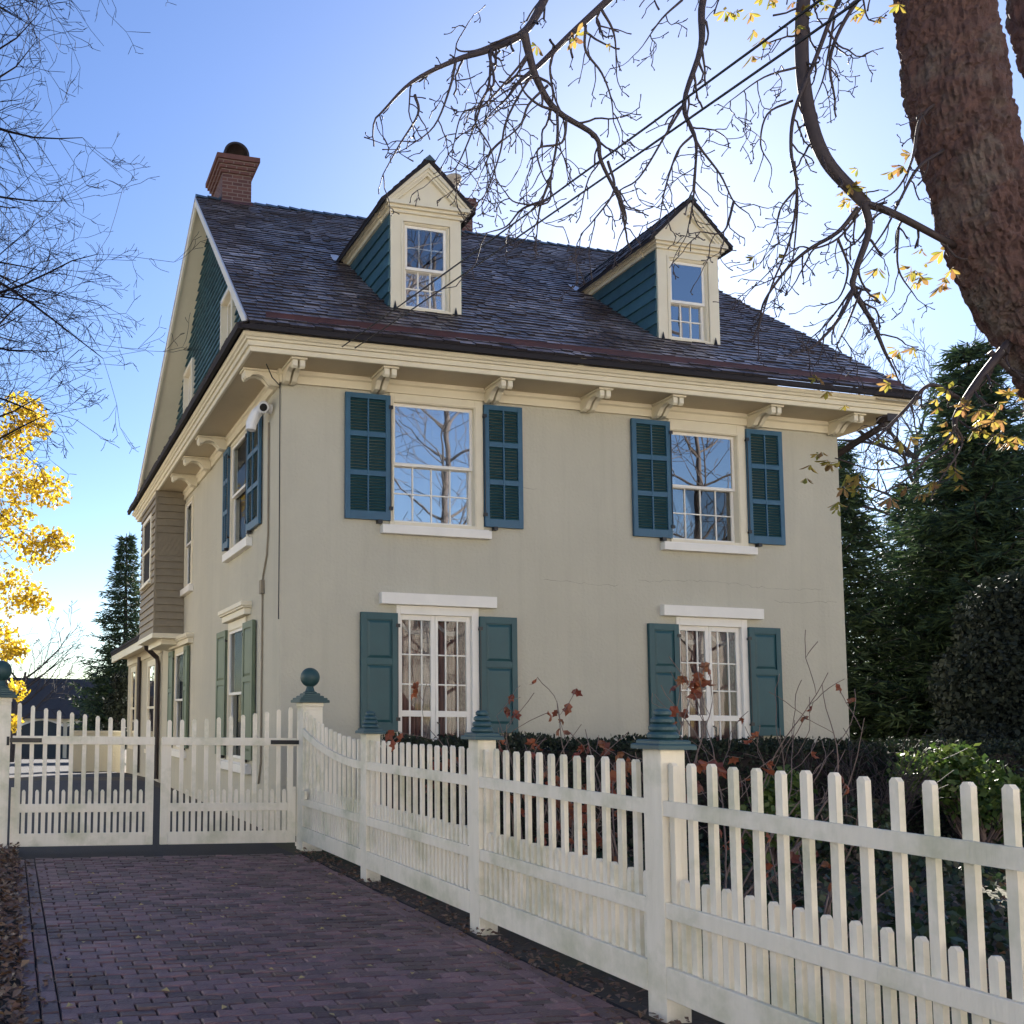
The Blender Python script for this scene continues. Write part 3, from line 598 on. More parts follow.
# ---- downspouts, cable, camera
q = MB(); q.tube([(9.72, -.52, 6.42), (9.70, -.50, 6.28), (9.56, -.2, 6.12), (9.44, .1, 5.97), (9.40, .55, 5.85), (9.40, .62, 5.7), (9.40, .62, .1)], .055, 10); q.box(9.62, 9.82, -.62, -.42, 6.30, 6.42); q.build('downspout', M['darkmetal'], house)
q = MB(); q.tube([(-.035, -.02, 6.35), (-.03, -.03, 4.2), (-.03, -.03, 2.9)], .008, 6); q.tube([(-.03, .02, 6.20), (-.2, -.2, 6.22), (-.35, -.45, 6.30)], .008, 5)
q.build('corner_cable', M['wire'], house)
q = MB(); q.tube([(-.02, .62, 5.85), (-.02, .60, 4.2), (-.02, .66, 3.9), (-.02, .86, 3.62), (-.02, .88, 3.4), (-.02, .88, .9), (-.02, 1.0, .6)], .014, 6); q.box(-.06, 0, .82, .93, 3.36, 3.56)
q.build('conduit', M['clap'], house)
q = MB(); q.mat(0); q.lathe([(.0, -.035), (.075, -.03), (.085, 0), (.085, .05), (.0, .05)], (0, 0), 20)
dir_ = Vector((-.35, -.55, -.25)); q2 = []
q = MB(); c0 = Vector((-.015, .55, 6.03)); q.tube([(0, .55, 6.03), (-.05, .55, 6.03)], [.075, .07], 18); q.tube([(-.05, .55, 6.03), (-.14, .54, 6.05), (-.16, .52, 6.03)], .035, 10)
a0 = Vector((-.10, .60, 6.08)); a1 = Vector((-.17, .36, 5.98)); q.tube([a0, a0.lerp(a1, .1), a1.lerp(a0, .1), a1], [.06, .085, .085, .075], 18)
q.tube([(-.12, .60, 6.06), (-.20, .66, 5.98), (-.26, .70, 5.84), (-.27, .70, 5.74)], [.075, .085, .085, .075], 16)
q.mat(1); q.tube([a1, a1+(a1-a0).normalized()*.012], .055, 18)
o = q.build('security_camera', [M['camwhite'], M['lens']], house, smooth=False); o['label'] = 'white security camera under the eaves'
# ---- rear wing with downspouts
q = MB(); wx0, wy0, wy1 = -.02, D+.002, 17.0
q.box(-.02, 6, D+.002, 17.0, -.5, 3.35); 
wing = q.build('rear_wing', M['stucco'], house)
q = MB(); q.prism([(-.52, D+.02, 3.42), (-.52, 17.5, 3.42), (-.52, 17.5, 3.50), (-.52, D+.02, 3.50)], (.04, 0, 0)); q.prism([(-.54, D+.02, 3.50), (-.54, 17.52, 3.50), (3, 17.52, 4.2), (3, D+.02, 4.2)], (0, 0, .06))
q.build('wing_roof', M['roofbase'], wing)
q = MB(); q.box(-.48, -.02, D+.02, 17.45, 3.33, 3.42); q.box(-.50, -.44, D+.02, 17.46, 3.22, 3.42); q.box(-.06, -.018, D+.02, 17.0, 3.1, 3.33); q.box(-.48, .1, 17.0, 17.46, 3.33, 3.42)
q.build('wing_cornice', M['trim'], wing)
for y0, y1 in ((11.1, 12.5), (14.9, 16.0)):
    q = MB()
    for a_, b_, c_, d_ in ((y0, y0+.12, .7, 3.0), (y1-.12, y1, .7, 3.0), (y0+.12, y1-.12, 2.85, 3.0), (y0+.12, y1-.12, .7, .82), (y0+.12, y1-.12, 1.75, 1.81)): q.box(-.06, .0, a_, b_, c_, d_)
    q.box(-.10, 0, y0-.05, y1+.05, .6, .7)
    wf = q.build('wing_window', M['trim'], wing); q = MB(); q.box(-.03, -.022, y0+.12, y1-.12, .82, 2.85); q.build('wing_glass', M['glass'], wing)
for pts in ([(-.45, 10.15, 3.36), (-.40, 10.3, 3.2), (-.12, 10.42, 2.98), (-.09, 10.44, 2.85), (-.09, 10.44, .05)], [(-.09, 13.9, 3.2), (-.09, 13.9, .0)]):
    q = MB(); q.tube(pts, .06, 10); q.build('downspout', M['darkmetal'], house)

# ------------------------------------------------------------ gate posts, gate leaves, picket fence
def square_cap(mb, cx, cy, h, z0, ball=True):      # stepped cap
    for hw, za, zb in ((h+.065, z0, z0+.035), (h+.045, z0+.035, z0+.06), (h+.01, z0+.06, z0+.085), (h-.025, z0+.085, z0+.115)):
        mb.lathe([(hw, za), (hw, zb-.008), (hw-.008, zb)], (cx, cy), 4, sq=True)
def gate_post(cx, cy, label):
    h = .125; t = thing('gate_post', label, 'gate post', (cx, cy, 0))
    b = MB(); b.box(cx-h, cx+h, cy-h, cy+h, -.05, 1.66); b.box(cx-h-.012, cx+h+.012, cy-h-.012, cy+h+.012, 0, .05)
    b.box(cx-h-.008, cx+h+.008, cy-h-.008, cy+h+.008, 1.70, 1.745); b.box(cx-h, cx+h, cy-h, cy+h, 1.66, 1.70)
    for k in range(7):
        u = -h-.008+.012+(2*h-.01)*k/6.4
        b.prism([(cx+u, cy-h-.008, 1.70), (cx+u+.026, cy-h-.008, 1.70), (cx+u+.013, cy-h-.008, 1.675)], (0, .012, 0)); b.prism([(cx-h-.008, cy+u, 1.70), (cx-h-.008, cy+u+.026, 1.70), (cx-h-.008, cy+u+.013, 1.675)], (.012, 0, 0))
    b.build('post', M['fence'], t, .006)
    c = MB(); square_cap(c, cx, cy, h, 1.745); c.lathe([(.085, 1.86), (.085, 1.875), (.06, 1.885), (.045, 1.93), (.04, 1.95)], (cx, cy), 20)
    cp = c.build('cap', M['capdark'], t)
    s_ = MB(); n = 14
    s_.lathe([(max(.002, .12*math.sin(math.pi*k/n)), 2.055-.12*math.cos(math.pi*k/n)) for k in range(n+1)], (cx, cy), 24); s_.build('ball_finial', M['capdark'], t, smooth=True)
gate_post(.015, -1.31, 'white gate post with teal ball finial where the picket fence meets the gate')
gate_post(-3.68, -1.15, 'white gate post with dark ball finial at the far left of the driveway gate')
def gate(x0, x1, hinge, label):
    t = thing('gate_leaf', label, 'gate', (hinge, -1.22, 0), 'white picket driveway gate leaves')
    Y0, Y1 = -1.24, -1.205; xo = x0 if hinge == x0 else x1; xm = x1 if hinge == x0 else x0; sg = 1 if xm > xo else -1
    top = lambda x: 1.51+.19*(abs(x-xm)/abs(x1-x0))**1.8
    fr = MB(); a_, b_ = sorted((xo, xo+sg*.105)); fr.box(a_, b_, Y0, Y1, .05, .72)
    a_, b_ = sorted((xo+sg*.035, xo+sg*.105)); fr.box(a_, b_, Y0+.001, Y1-.001, .72, 1.30)
    fr.build('stile', M['fence'], t, .004); fr = MB()
    a_, b_ = sorted((xm, xm-sg*.09)); fr.box(a_, b_, Y0, Y1, .05, 1.30)
    fr.build('stile', M['fence'], t, .004)
    i0, i1 = x0+.106, x1-.092
    if hinge != x0: i0, i1 = x0+.092, x1-.106
    for nm, za, zb, dy in (('top_rail', 1.215, 1.31, -.012), ('middle_rail', .435, .53, -.006), ('bottom_rail', .05, .195, -.006)):
        r_ = MB()
        if nm == 'top_rail': r_.box(x0+.0, x1, Y0+dy-.008, Y0-.001, za, zb)
        else: r_.box(i0-.001, i1+.001, Y0+dy, Y1, za, zb)
        r_.build(nm, M['fence'], t, .004)
    n = 10; sp = .150
    def picket(x, z0, z1, w_, nm):
        p = MB(); c_ = w_*.5; ya, yb = Y0+.004, Y1-.004
        p.prism([(x-c_, ya, z0), (x+c_, ya, z0), (x+c_, ya, z1-.022), (x+c_*.45, ya, z1), (x-c_*.45, ya, z1), (x-c_, ya, z1-.022)], (0, yb-ya, 0)); return p.build(nm, M['fence'], t)
    for k in range(n+1):
        x = xo+sg*(.07+k*sp)
        if (x-xm)*sg > -.02: x = xm-sg*.045
        lo = .53 if True else 0
        picket(x, 1.31 if (k == 0) else .19, top(x), .048, 'tall_picket')
        if k < n:
            xs_ = x+sg*sp/2
            if (xs_-(xm-sg*.09))*sg < -.02 and k > 0: picket(xs_, .19, .69, .042, 'short_picket')
            elif k == 0: picket(xs_, .19, .69, .042, 'short_picket')
    hg = MB(); a_, b_ = sorted((xo-sg*.03, xo+sg*.33)); hg.box(a_, b_, Y0-.036, Y0-.021, 1.235, 1.285); hg.tube([(xo-sg*.05, Y0-.03, 1.20), (xo-sg*.05, Y0-.03, 1.30)], .018, 8); hg.build('strap_hinge', M['iron'], t)
gate(-3.53, -1.885, -3.53, 'left leaf of the white picket driveway gate, in front of the distant garage')
gate(-1.80, -.135, -.135, 'right leaf of the white picket driveway gate, in front of the house side wall')
fence = thing('picket_fence', 'white picket fence with teal stepped post caps running along the brick driveway', 'fence', (-.05, -6, 0))
FX = -.125; pr = random.Random(17)
def fpost(y):
    h = .076; cx = -.055; b = MB(); b.box(cx-h, cx+h, y-h, y+h, -.05, 1.41); p = b.build('post', M['fence'], fence, .005)
    c = MB()
    c.lathe([(.118, 1.41), (.118, 1.432), (.11, 1.44)], (cx, y), 4, sq=True); c.lathe([(.098, 1.44), (.098, 1.455), (.09, 1.462)], (cx, y), 4, sq=True)
    for i, rr in enumerate((.082, .073, .062, .047)):
        z = 1.462+i*.042; c.lathe([(rr-.014, z), (rr, z+.012), (rr, z+.028), (rr-.014, z+.042)], (cx, y), 24)
    c.build('post_cap', M['capblue'], p)
PY = [-3.50, -5.80, -7.86]
for y in PY: fpost(y)
def fpanel(ya, yb, sp, curve=False):   # from ya (far) to yb (near)
    ya -= .077; yb += .077; nm = 'fence_panel'
    if curve: ya = -1.436
    zoff = (lambda y: .30*max(0, (y-yb)/(ya-yb))**1.9) if curve else (lambda y: 0)
    r_ = MB(); n = 12 if curve else 1
    for i in range(n):
        p, q = ya+(yb-ya)*i/n, ya+(yb-ya)*(i+1)/n
        r_.prism([(FX, p, 1.055+zoff(p)), (FX, q, 1.055+zoff(q)), (FX, q, 1.135+zoff(q)), (FX, p, 1.135+zoff(p))], (.03, 0, 0))
    P = r_.build(nm, M['fence'], fence)
    for nm2, z0, z1, d in (('middle_rail', .515, .60, 0), ('bottom_board', .10, .265, -.006)):
        r2 = MB(); r2.box(FX+d, FX+.03, yb, ya, z0, z1); r2.build(nm2, M['fence'], P, .004)
    def picket(y, z0, z1, w_, nm3):
        p = MB(); c_ = w_/2; z1 += pr.uniform(-.006, .006); y += pr.uniform(-.004, .004); ln = pr.uniform(-.004, .004); p.prism([(FX+.031, y-c_, z0), (FX+.031, y+c_, z0), (FX+.031, y+c_+ln, z1-.016), (FX+.031, y+c_*.35+ln, z1), (FX+.031, y-c_*.35+ln, z1), (FX+.031, y-c_+ln, z1-.016)], (.030, 0, 0)); p.build(nm3, M['fence'], P)
    N_ = int(abs(yb-ya)/sp); y = ya-(.03 if not curve else .05)
    k = 0
    while y > yb+.02:
        picket(y, .2, 1.345+zoff(y), .040, 'tall_picket')
        if y-sp/2 > yb+.02: picket(y-sp/2, .2, .735, .036, 'short_picket')
        y -= sp
fpanel(-1.31, PY[0], .146, True); fpanel(PY[0], PY[1], .146); fpanel(PY[1], PY[2], .146); fpanel(PY[2], -11.9, .147)
q = MB(); q.box(-.16, -.126, -1.66, -1.52, .60, .70); o = q.build('latch_block', M['fence'], fence)

# ------------------------------------------------------------ overhead wires from the cornice to a pole on the street
for i, (x, p2) in enumerate(((.60, at(794, 2, 5.0)), (.78, at(796, 27, 5.0)))):
    A_ = Vector((x, -.80, 6.50)); d = (p2-A_); E_ = A_+d*2.6; pts = []
    for k in range(25):
        t = k/24; p = A_+(E_-A_)*t; p.z -= .10*math.sin(math.pi*t)*1.0; pts.append(p)
    q = MB(); q.tube(pts, .008, 5)
    tag(q.build('overhead_wire', M['wire']), ['upper black service wire running from the cornice up to the sky', 'lower black service wire running from the cornice up to the sky'][i], 'wire', 'overhead service wires')
    q = None

# ------------------------------------------------------------ garage, garden wall
gy = 48; gzv = gz(gy)
t = thing('garage', 'dark roofed garage with arched white door surrounds at the end of the drive', 'garage', (-2.5, gy, gzv))
q = MB(); q.box(-9, 3.4, gy, gy+7, gzv-.3, gzv+2.55); q.build('wall', M['trim'], t)
q = MB(); q.prism([(-9.4, gy-.45, gzv+2.45), (-9.4, gy+3.5, gzv+5.1), (-9.4, gy+7.45, gzv+2.45)], (13.2, 0, 0)); q.build('roof', M['garageroof'], t)
for x0 in (-8.6, -5.75, -2.9, -.05):
    q = MB(); x1 = x0+2.6; n = 10
    arc = [(x0+2.6*k/n, gy-.05, gzv+1.95+.38*math.sin(math.pi*k/n)) for k in range(n+1)]
    q.prism([(x0, gy-.05, gzv), (x1, gy-.05, gzv)]+arc[::-1], (0, .04, 0)); d_ = q.build('garage_door', M['garagedoor'], t)
    q = MB()
    for k in range(n): p0, p1 = arc[k], arc[k+1]; q.prism([p0, p1, (p1[0], p1[1], p1[2]+.12), (p0[0], p0[1], p0[2]+.12)], (0, -.06, 0))
    q.build('arch_trim', M['white'], d_)
t = MB(); t.box(-1.6, -.03, 17.6, 17.85, -.4, 1.0); t.box(-1.65, -.03, 17.55, 17.9, 1.0, 1.08); t.box(-1.62, -1.3, 17.55, 17.9, -.4, 1.0)
tag(t.build('garden_wall', M['stucco'], None, .01), 'low cream garden wall beyond the rear wing, seen through the gate', 'wall')

# ------------------------------------------------------------ far side of the street, unseen; pale paving and houses added to bounce sun
q = MB(); q.quad((-60, -27, -.01), (60, -27, -.01), (60, -20, -.01), (-60, -20, -.01)); M['concrete'] = pmat('concrete', (.50, .47, .42), (.43, .41, .37), 2, .85)
tag(q.build('street', M['concrete']), kind='structure')
q = MB(); q.quad((-60, -31, .0), (60, -31, .0), (60, -27, .0), (-60, -27, .0)); q.quad((-60, -20, .0), (60, -20, .0), (60, -16.5, .0), (-60, -16.5, .0)); tag(q.build('pavement', M['concrete']), kind='structure')
M['pale'] = pmat('pale_siding', (.82, .78, .70), (.78, .74, .66), 2, .7)
for i, (x, w_, h) in enumerate(((-19, 13.6, 8.6), (-4.5, 14.4, 9.2), (10.6, 14.8, 8.4), (26, 15, 9.0))):
    t = thing('street_house', ['white house across the street, behind the camera at far left', 'white house across the street, straight behind the camera', 'white house across the street, behind the camera on the right', 'white house across the street, behind the camera at far right'][i], 'house', (x, -31, 0), 'houses across the street')
    q = MB(); q.box(x-w_/2, x+w_/2, -41, -31, 0, h); q.build('wall', M['pale'], t)
    q = MB(); q.prism([(x-w_/2-.3, -30.5, h), (x-w_/2-.3, -36, h+3.0), (x-w_/2-.3, -41.5, h)], (w_+.6, 0, 0)); q.build('roof', M['garageroof'], t)
    for zz in (.9, h-2.2):
        for k in range(4): q = MB(); xx = x-w_/2+1.2+k*(w_-3.4)/3; q.box(xx, xx+1.0, -30.995, -30.95, zz, zz+1.5); q.build('window', M['glass'], t)

t = thing('neighbour_house', 'pale house next door, out of view on the left of the driveway', 'house', (-14, 10, 0))  # unseen house put in to bounce sun onto the left wall
q = MB(); q.box(-23, -14, 0, 20, 0, 8); q.build('wall', M['pale'], t)
q = MB(); q.prism([(-13.6, -.4, 8), (-18.5, -.4, 11.5), (-23.4, -.4, 8)], (0, 20.8, 0)); q.build('roof', M['garageroof'], t)
for y in (2, 6.5, 11, 15.5):
    for zz in (1, 4.8): q = MB(); q.box(-14.04, -13.99, y, y+1.1, zz, zz+1.6); q.build('window', M['glass'], t)
# ------------------------------------------------------------ vegetation helpers
def leaf(mb, p, d, w_, l, n=None):         # a small folded blade along d
    d = d.normalized(); s_ = d.cross(n if n else Vector((rng.uniform(-1, 1), rng.uniform(-1, 1), rng.uniform(-1, 1))))
    if s_.length < 1e-4: s_ = d.orthogonal()
    s_.normalize(); m_ = p+d*l*.5
    mb.add([p, m_+s_*w_*.5, p+d*l, m_-s_*w_*.5], [(0, 1, 2, 3)])
def rv(r_=1): return Vector((rng.gauss(0, 1), rng.gauss(0, 1), rng.gauss(0, 1)))*r_
def grow(out, p, d, L, r_, lev, o):
    """a wandering limb and its side shoots; out gets (points, radii, level)"""
    n = max(3, int(L/o['seg'][min(lev, len(o['seg'])-1)])); pts = [p.copy()]; rad = [r_]; d = d.normalized(); st = L/n
    for i in range(n):
        d = (d+rv(o['wob'][min(lev, len(o['wob'])-1)])+Vector((0, 0, 1))*o['up'][min(lev, len(o['up'])-1)]).normalized(); p = p+d*st; pts.append(p.copy()); rad.append(max(o['rmin'], r_*(1-(i+1)/n*o.get('taper', .8))))
        if lev < o['lev'] and i >= n*o.get('bare', .2):
            for _ in range(o['kids'][lev] if rng.random() < o['prob'][lev] else 0):
                ax = d.orthogonal(); ax.rotate(Matrix.Rotation(rng.uniform(0, 6.283), 3, d)); nd = (d*math.cos(o['ang'])+ax*math.sin(o['ang']))
                grow(out, p.copy(), nd, L*rng.uniform(*o['ratio'])*(1-.45*i/n), rad[-1]*o.get('rr', .6), lev+1, o)
    out.append((pts, rad, lev))
def tubes(mb, out, nmin=3):
    for pts, rad, lev in out: mb.tube(pts, rad, 8 if rad[0] > .08 else 5 if rad[0] > .02 else nmin, cap=False)
def catmull(P, n=5):
    o = []; P = [P[0]*2-P[1]]+P+[P[-1]*2-P[-2]]
    for i in range(1, len(P)-2):
        for k in range(n):
            t = k/n; a, b, c, d = P[i-1:i+3]; o.append(.5*((2*b)+(c-a)*t+(2*a-5*b+4*c-d)*t*t+(3*b-a-3*c+d)*t**3))
    return o+[P[-2]]

# ------------------------------------------------------------ the horse chestnut in the front yard: leaning trunk and hanging limbs
rng = random.Random(21)
tree = thing('chestnut_tree', 'big horse chestnut with rough leaning trunk and bare hanging branches over the fence', 'tree', (5.2, -7.6, 0))
def trunk(pts, radii, name, seed):
    P = catmull(pts, 10); k = len(P); n = 40; b = MB(); rr = random.Random(seed); from mathutils import noise
    R = [];
    for i in range(k): 
        t = i/(k-1)*(len(radii)-1); j = min(int(t), len(radii)-2); R.append(radii[j]+(radii[j+1]-radii[j])*(t-j))
    # finer rings along the length
    Q = []; QR = []
    for i in range(k-1):
        m_ = 7
        for q_ in range(m_): Q.append(P[i].lerp(P[i+1], q_/m_)); QR.append(R[i]+(R[i+1]-R[i])*q_/m_)
    Q.append(P[-1]); QR.append(R[-1]); vs = []; a = (Q[1]-Q[0]).orthogonal().normalized(); L_ = 0; n = 110
    for i in range(len(Q)):
        t = (Q[min(i+1, len(Q)-1)]-Q[max(0, i-1)]).normalized(); a = (a-t*a.dot(t)).normalized(); b_ = t.cross(a)
        if i: L_ += (Q[i]-Q[i-1]).length
        for j in range(n):
            q_ = 2*math.pi*j/n; dv = a*math.cos(q_)+b_*math.sin(q_); pn = Vector((math.cos(q_)*QR[i], math.sin(q_)*QR[i], L_*.55))
            wp = Vector((pn.x*26, pn.y*26, pn.z*11))+noise.noise_vector(pn*6)*.9; c_ = noise.voronoi(wp)[0]; h = noise.fractal(pn*14, .8, 2, 4)*.014+min(.022, (c_[1]-c_[0])*.065)+.008*noise.cell(wp*.8); h += noise.noise(pn*2.2)*.03
            vs.append(Q[i]+dv*(QR[i]+h))
    b.add(vs, [(i*n+j, i*n+(j+1) % n, (i+1)*n+(j+1) % n, (i+1)*n+j) for i in range(len(Q)-1) for j in range(n)])
    return b.build(name, M['bark'], tree)
DT = 6.5
T = [Vector((5.6, -7.6, -.1)), Vector((5.35, -7.6, 1.2)), at(1200, 600, DT), at(1125, 455, DT), at(1058, 348, DT), at(1012, 272, DT), at(978, 185, DT), at(955, 90, DT), at(942, 0, DT), at(935, -110, DT), at(950, -260, DT)]
trunk(T, [.40, .36, .33, .315, .29, .275, .262, .255, .25, .25, .23], 'trunk', 1)
trunk([at(1150, 520, DT+.1), at(1140, 300, DT+.15), at(1078, 100, DT+.3), at(1044, 0, DT+.5), at(1020, -150, DT+.9), at(1030, -320, DT+1.4)], [.19, .20, .20, .19, .17, .14], 'limb', 2)
LB = []
def px(dep, pts, r0, r1, dd=0):
    n = len(pts); P = catmull([at(u, v, dep+dd*i/(n-1)) for i, (u, v) in enumerate(pts)], 5); k = len(P)
    LB.append((P, [r0+(r1-r0)*i/(k-1) for i in range(k)]))
TOP = (945, -190)
px(6.5, [TOP, (860, -260), (760, -240), (640, -150), (570, -60), (544, 0), (524, 32), (491, 49), (456, 60), (412, 82), (380, 114)], .05, .006, -1.2)
px(5.55, [(524, 32), (529, 54), (538, 82), (557, 111), (595, 136), (601, 161), (620, 202), (625, 228)], .024, .006, .2)
px(6.5, [TOP, (890, -230), (800, -180), (700, -90), (640, -30), (608, 0), (570, 35), (538, 66), (519, 82), (507, 98), (492, 112)], .044, .004, -.9)
px(6.5, [(940, -110), (860, -150), (770, -110), (725, -50), (703, 0), (701, 47), (684, 104), (696, 142), (693, 190)], .042, .005, -.6)
px(6.5, [(940, -140), (880, -140), (825, -80), (805, -10), (802, 60), (810, 118), (826, 160), (855, 193), (866, 204)], .05, .033, -.35)
px(6.15, [(866, 204), (885, 210), (910, 222), (955, 246)], .024, .022, .35)
px(6.15, [(864, 202), (869, 230), (856, 270), (854, 290), (872, 322), (884, 350), (890, 362)], .024, .007)
px(6.15, [(854, 288), (838, 320), (815, 345), (800, 352)], .013, .006, -.2)
px(6.15, [(858, 208), (838, 232), (808, 250), (786, 270), (765, 300), (760, 318)], .016, .005, .2)
px(6.3, [(940, -60), (905, -60), (850, -20), (815, 60), (795, 110), (791, 150), (797, 190), (790, 240), (772, 285), (758, 330)], .018, .004, -.1)
px(6.3, [(905, -62), (880, -30), (845, 20), (830, 60), (835, 100)], .02, .006)
px(6.5, [(1025, 325), (985, 372), (958, 412), (955, 430)], .034, .014, -.1)
px(6.5, [(958, 398), (930, 385), (905, 410), (875, 440)], .016, .008, -.2)
px(6.5, [(990, 352), (1010, 370), (1030, 385)], .02, .015)
px(6.4, [(944, 150), (918, 168), (900, 200), (885, 230), (862, 262)], .013, .004)
px(6.4, [(940, 100), (920, 120), (912, 160), (896, 190), (866, 208)], .012, .004)
C1 = lambda *p: [(380+x/3.16, y/3.16) for x, y in p]
C2 = lambda *p: [(680+x/2.977, y/2.977) for x, y in p]
rq = random.Random(77)
for dep, pts in ((5.5, C1((350, 155), (345, 260), (320, 330), (290, 420), (240, 530), (205, 545))), (5.4, C1((240, 190), (220, 280), (170, 400), (80, 470))), (5.35, C1((110, 300), (120, 360), (60, 460), (10, 550))),
    (5.5, C1((500, 240), (465, 260), (400, 380), (380, 480), (340, 600), (310, 640))), (5.6, C1((560, 350), (560, 440), (540, 560), (530, 640), (430, 640), (390, 600))), (5.6, C1((530, 630), (450, 660), (400, 715), (340, 735))),
    (5.6, C1((540, 560), (510, 640), (500, 690), (495, 750))), (5.7, C1((650, 80), (650, 160), (700, 230), (730, 310), (738, 385))), (5.75, C1((700, 30), (740, 110), (748, 240))), (5.7, C1((720, 510), (740, 600), (680, 690), (635, 740))),
    (5.7, C1((745, 590), (778, 690), (755, 755))), (6.0, C1((960, 330), (900, 430), (820, 560), (760, 600), (700, 650))), (6.0, C1((985, 430), (940, 480), (900, 600), (885, 690))), (6.1, C1((955, 0), (890, 60), (830, 145))),
    (5.5, C1((470, 165), (430, 220), (330, 330), (260, 360), (230, 470))), (5.5, C1((530, 270), (470, 330), (440, 400), (360, 470), (320, 545))), (5.55, C1((600, 110), (540, 190), (550, 300), (580, 380), (588, 490))), (5.5, C1((455, 100), (400, 120), (300, 160), (240, 150), (280, 70))),
    (5.55, C1((560, 350), (500, 330), (450, 280), (440, 200))), (5.6, C1((590, 370), (575, 450), (500, 470), (510, 540), (540, 600))), (5.5, C1((345, 170), (360, 260), (330, 300), (300, 380), (350, 470), (370, 590))),
    (6.0, C2((30, 380), (60, 440), (120, 520), (160, 600), (205, 637))), (6.0, C2((160, 600), (130, 690), (60, 690))), (6.1, C2((350, 200), (250, 230), (150, 300))), (6.2, C2((460, 50), (430, 220), (400, 300))), (6.1, C2((50, 430), (40, 590), (20, 700))),
    (6.15, C2((530, 640), (470, 710), (400, 740), (340, 742), (215, 860))), (6.15, C2((470, 710), (500, 800), (470, 890), (400, 912))), (6.2, C2((650, 680), (650, 800), (700, 882))), (6.1, C2((520, 850), (440, 960), (380, 1015))), (6.1, C2((540, 860), (500, 960), (470, 1024))),
    (6.2, C2((340, 480), (350, 600), (340, 740), (330, 820))), (6.2, C2((350, 560), (300, 620), (285, 690))), (6.2, C2((335, 300), (260, 340), (240, 430), (270, 490)))):
    px(dep+rq.uniform(-.15, .2), pts, .0085, .003, rq.uniform(-.25, .15))
main = MB()
for P, R in LB: main.tube(P, R, 10, cap=True)
main.build('branch', M['twig'], tree, smooth=True)
out = []; tips = []
def twig(p, d, L, r_, lev):
    n = max(4, int(L/.035)); pts = [p.copy()]; rad = [r_]; d = d.normalized()
    for i in range(n):
        f_ = i/n; d = (d+rv(.20)+Vector((0, 0, -.10 if f_ < .6 else .17))).normalized(); p = p+d*(L/n); pts.append(p.copy()); rad.append(max(.0022, r_*(1-.6*f_)))
        if lev < 2 and i > 0 and rng.random() < (.40 if lev == 0 else .26):
            ax = d.orthogonal(); ax.rotate(Matrix.Rotation(rng.uniform(0, 6.28), 3, d)); twig(p.copy(), d*.6+ax*.8, L*rng.uniform(.18, .42) if lev == 0 else rng.uniform(.03, .07), max(.0024, rad[-1]*.75), lev+1)
    rad[-1] = rad[-1]*1.7; rad[-2] *= 1.25; out.append((pts, rad, lev)); tips.append((p, d))
for bi, (P, R) in enumerate(LB):
    L_ = 0; nxt = .12
    for i in range(1, len(P)):
        L_ += (P[i]-P[i-1]).length
        if R[i] < .045 and L_ > nxt:
            nxt = L_+rng.uniform(.06, .17); d = (P[i]-P[i-1]).normalized(); sd = Vector((rng.uniform(-1, 1), rng.uniform(-.8, .8), rng.uniform(-1.1, .35))); sd -= d*sd.dot(d)
            twig(P[i].copy(), sd.normalized()*.75+d*.7, rng.uniform(.10, .40), min(.008, max(.0036, R[i]*.5)), 0)
    twig(P[-1].copy(), P[-1]-P[-2], rng.uniform(.1, .25), min(R[-1], .006), 0)
tw = MB(); tubes(tw, out, 5); tw.build('twig', M['twig'], tree, smooth=True)
oc = dict(seg=[.45, .3, .22, .15], wob=[.13, .17, .2, .22], up=[.03, .0, -.02, 0], lev=3, kids=[2, 2, 2], prob=[.8, .55, .45], ang=.7, ratio=(.35, .6), rmin=.005, taper=.8, rr=.55, bare=.15)
co_ = []
for d, L, r_ in (((.5, -.2, 1), 5.5, .16), ((.1, -.6, .9), 5.0, .14), ((-.3, .5, 1), 4.8, .14), ((.9, .3, .6), 5.0, .14), ((.6, .7, .9), 4.6, .12), ((-.1, -.1, 1), 5.5, .15), ((1, -.5, .5), 4.5, .12), ((.3, .9, .7), 4.5, .12)): grow(co_, T[-1]+Vector((0, 0, -.1)), Vector(d), L, r_, 0, oc)
cb = MB(); tubes(cb, co_); cb.build('crown', M['twig'], tree)
lf = MB()
def palmate(mb, p, s_):
    ax = (Vector((0, 0, -1))+rv(.5)).normalized(); e1 = ax.orthogonal().normalized(); e2 = ax.cross(e1)
    for k in range(rng.choice((4, 5, 6))):
        q_ = 6.283*k/6+rng.uniform(-.25, .25); d = (e1*math.cos(q_)+e2*math.sin(q_))*.8+ax*.55; l = s_*rng.uniform(.7, 1.15); pp = p+rv(.004)
        s2 = d.cross(ax).normalized(); dn = d.normalized(); w_ = l*.17; up_ = s2.cross(dn)*l*.06
        mb.add([pp, pp+dn*l*.55+s2*w_+up_, pp+dn*l*.75+s2*w_*.9+up_, pp+dn*l*1.0, pp+dn*l*.75-s2*w_*.9+up_, pp+dn*l*.55-s2*w_+up_, pp+dn*l*.6], [(0, 1, 6), (1, 2, 3, 6), (6, 3, 4, 5), (0, 6, 5)])
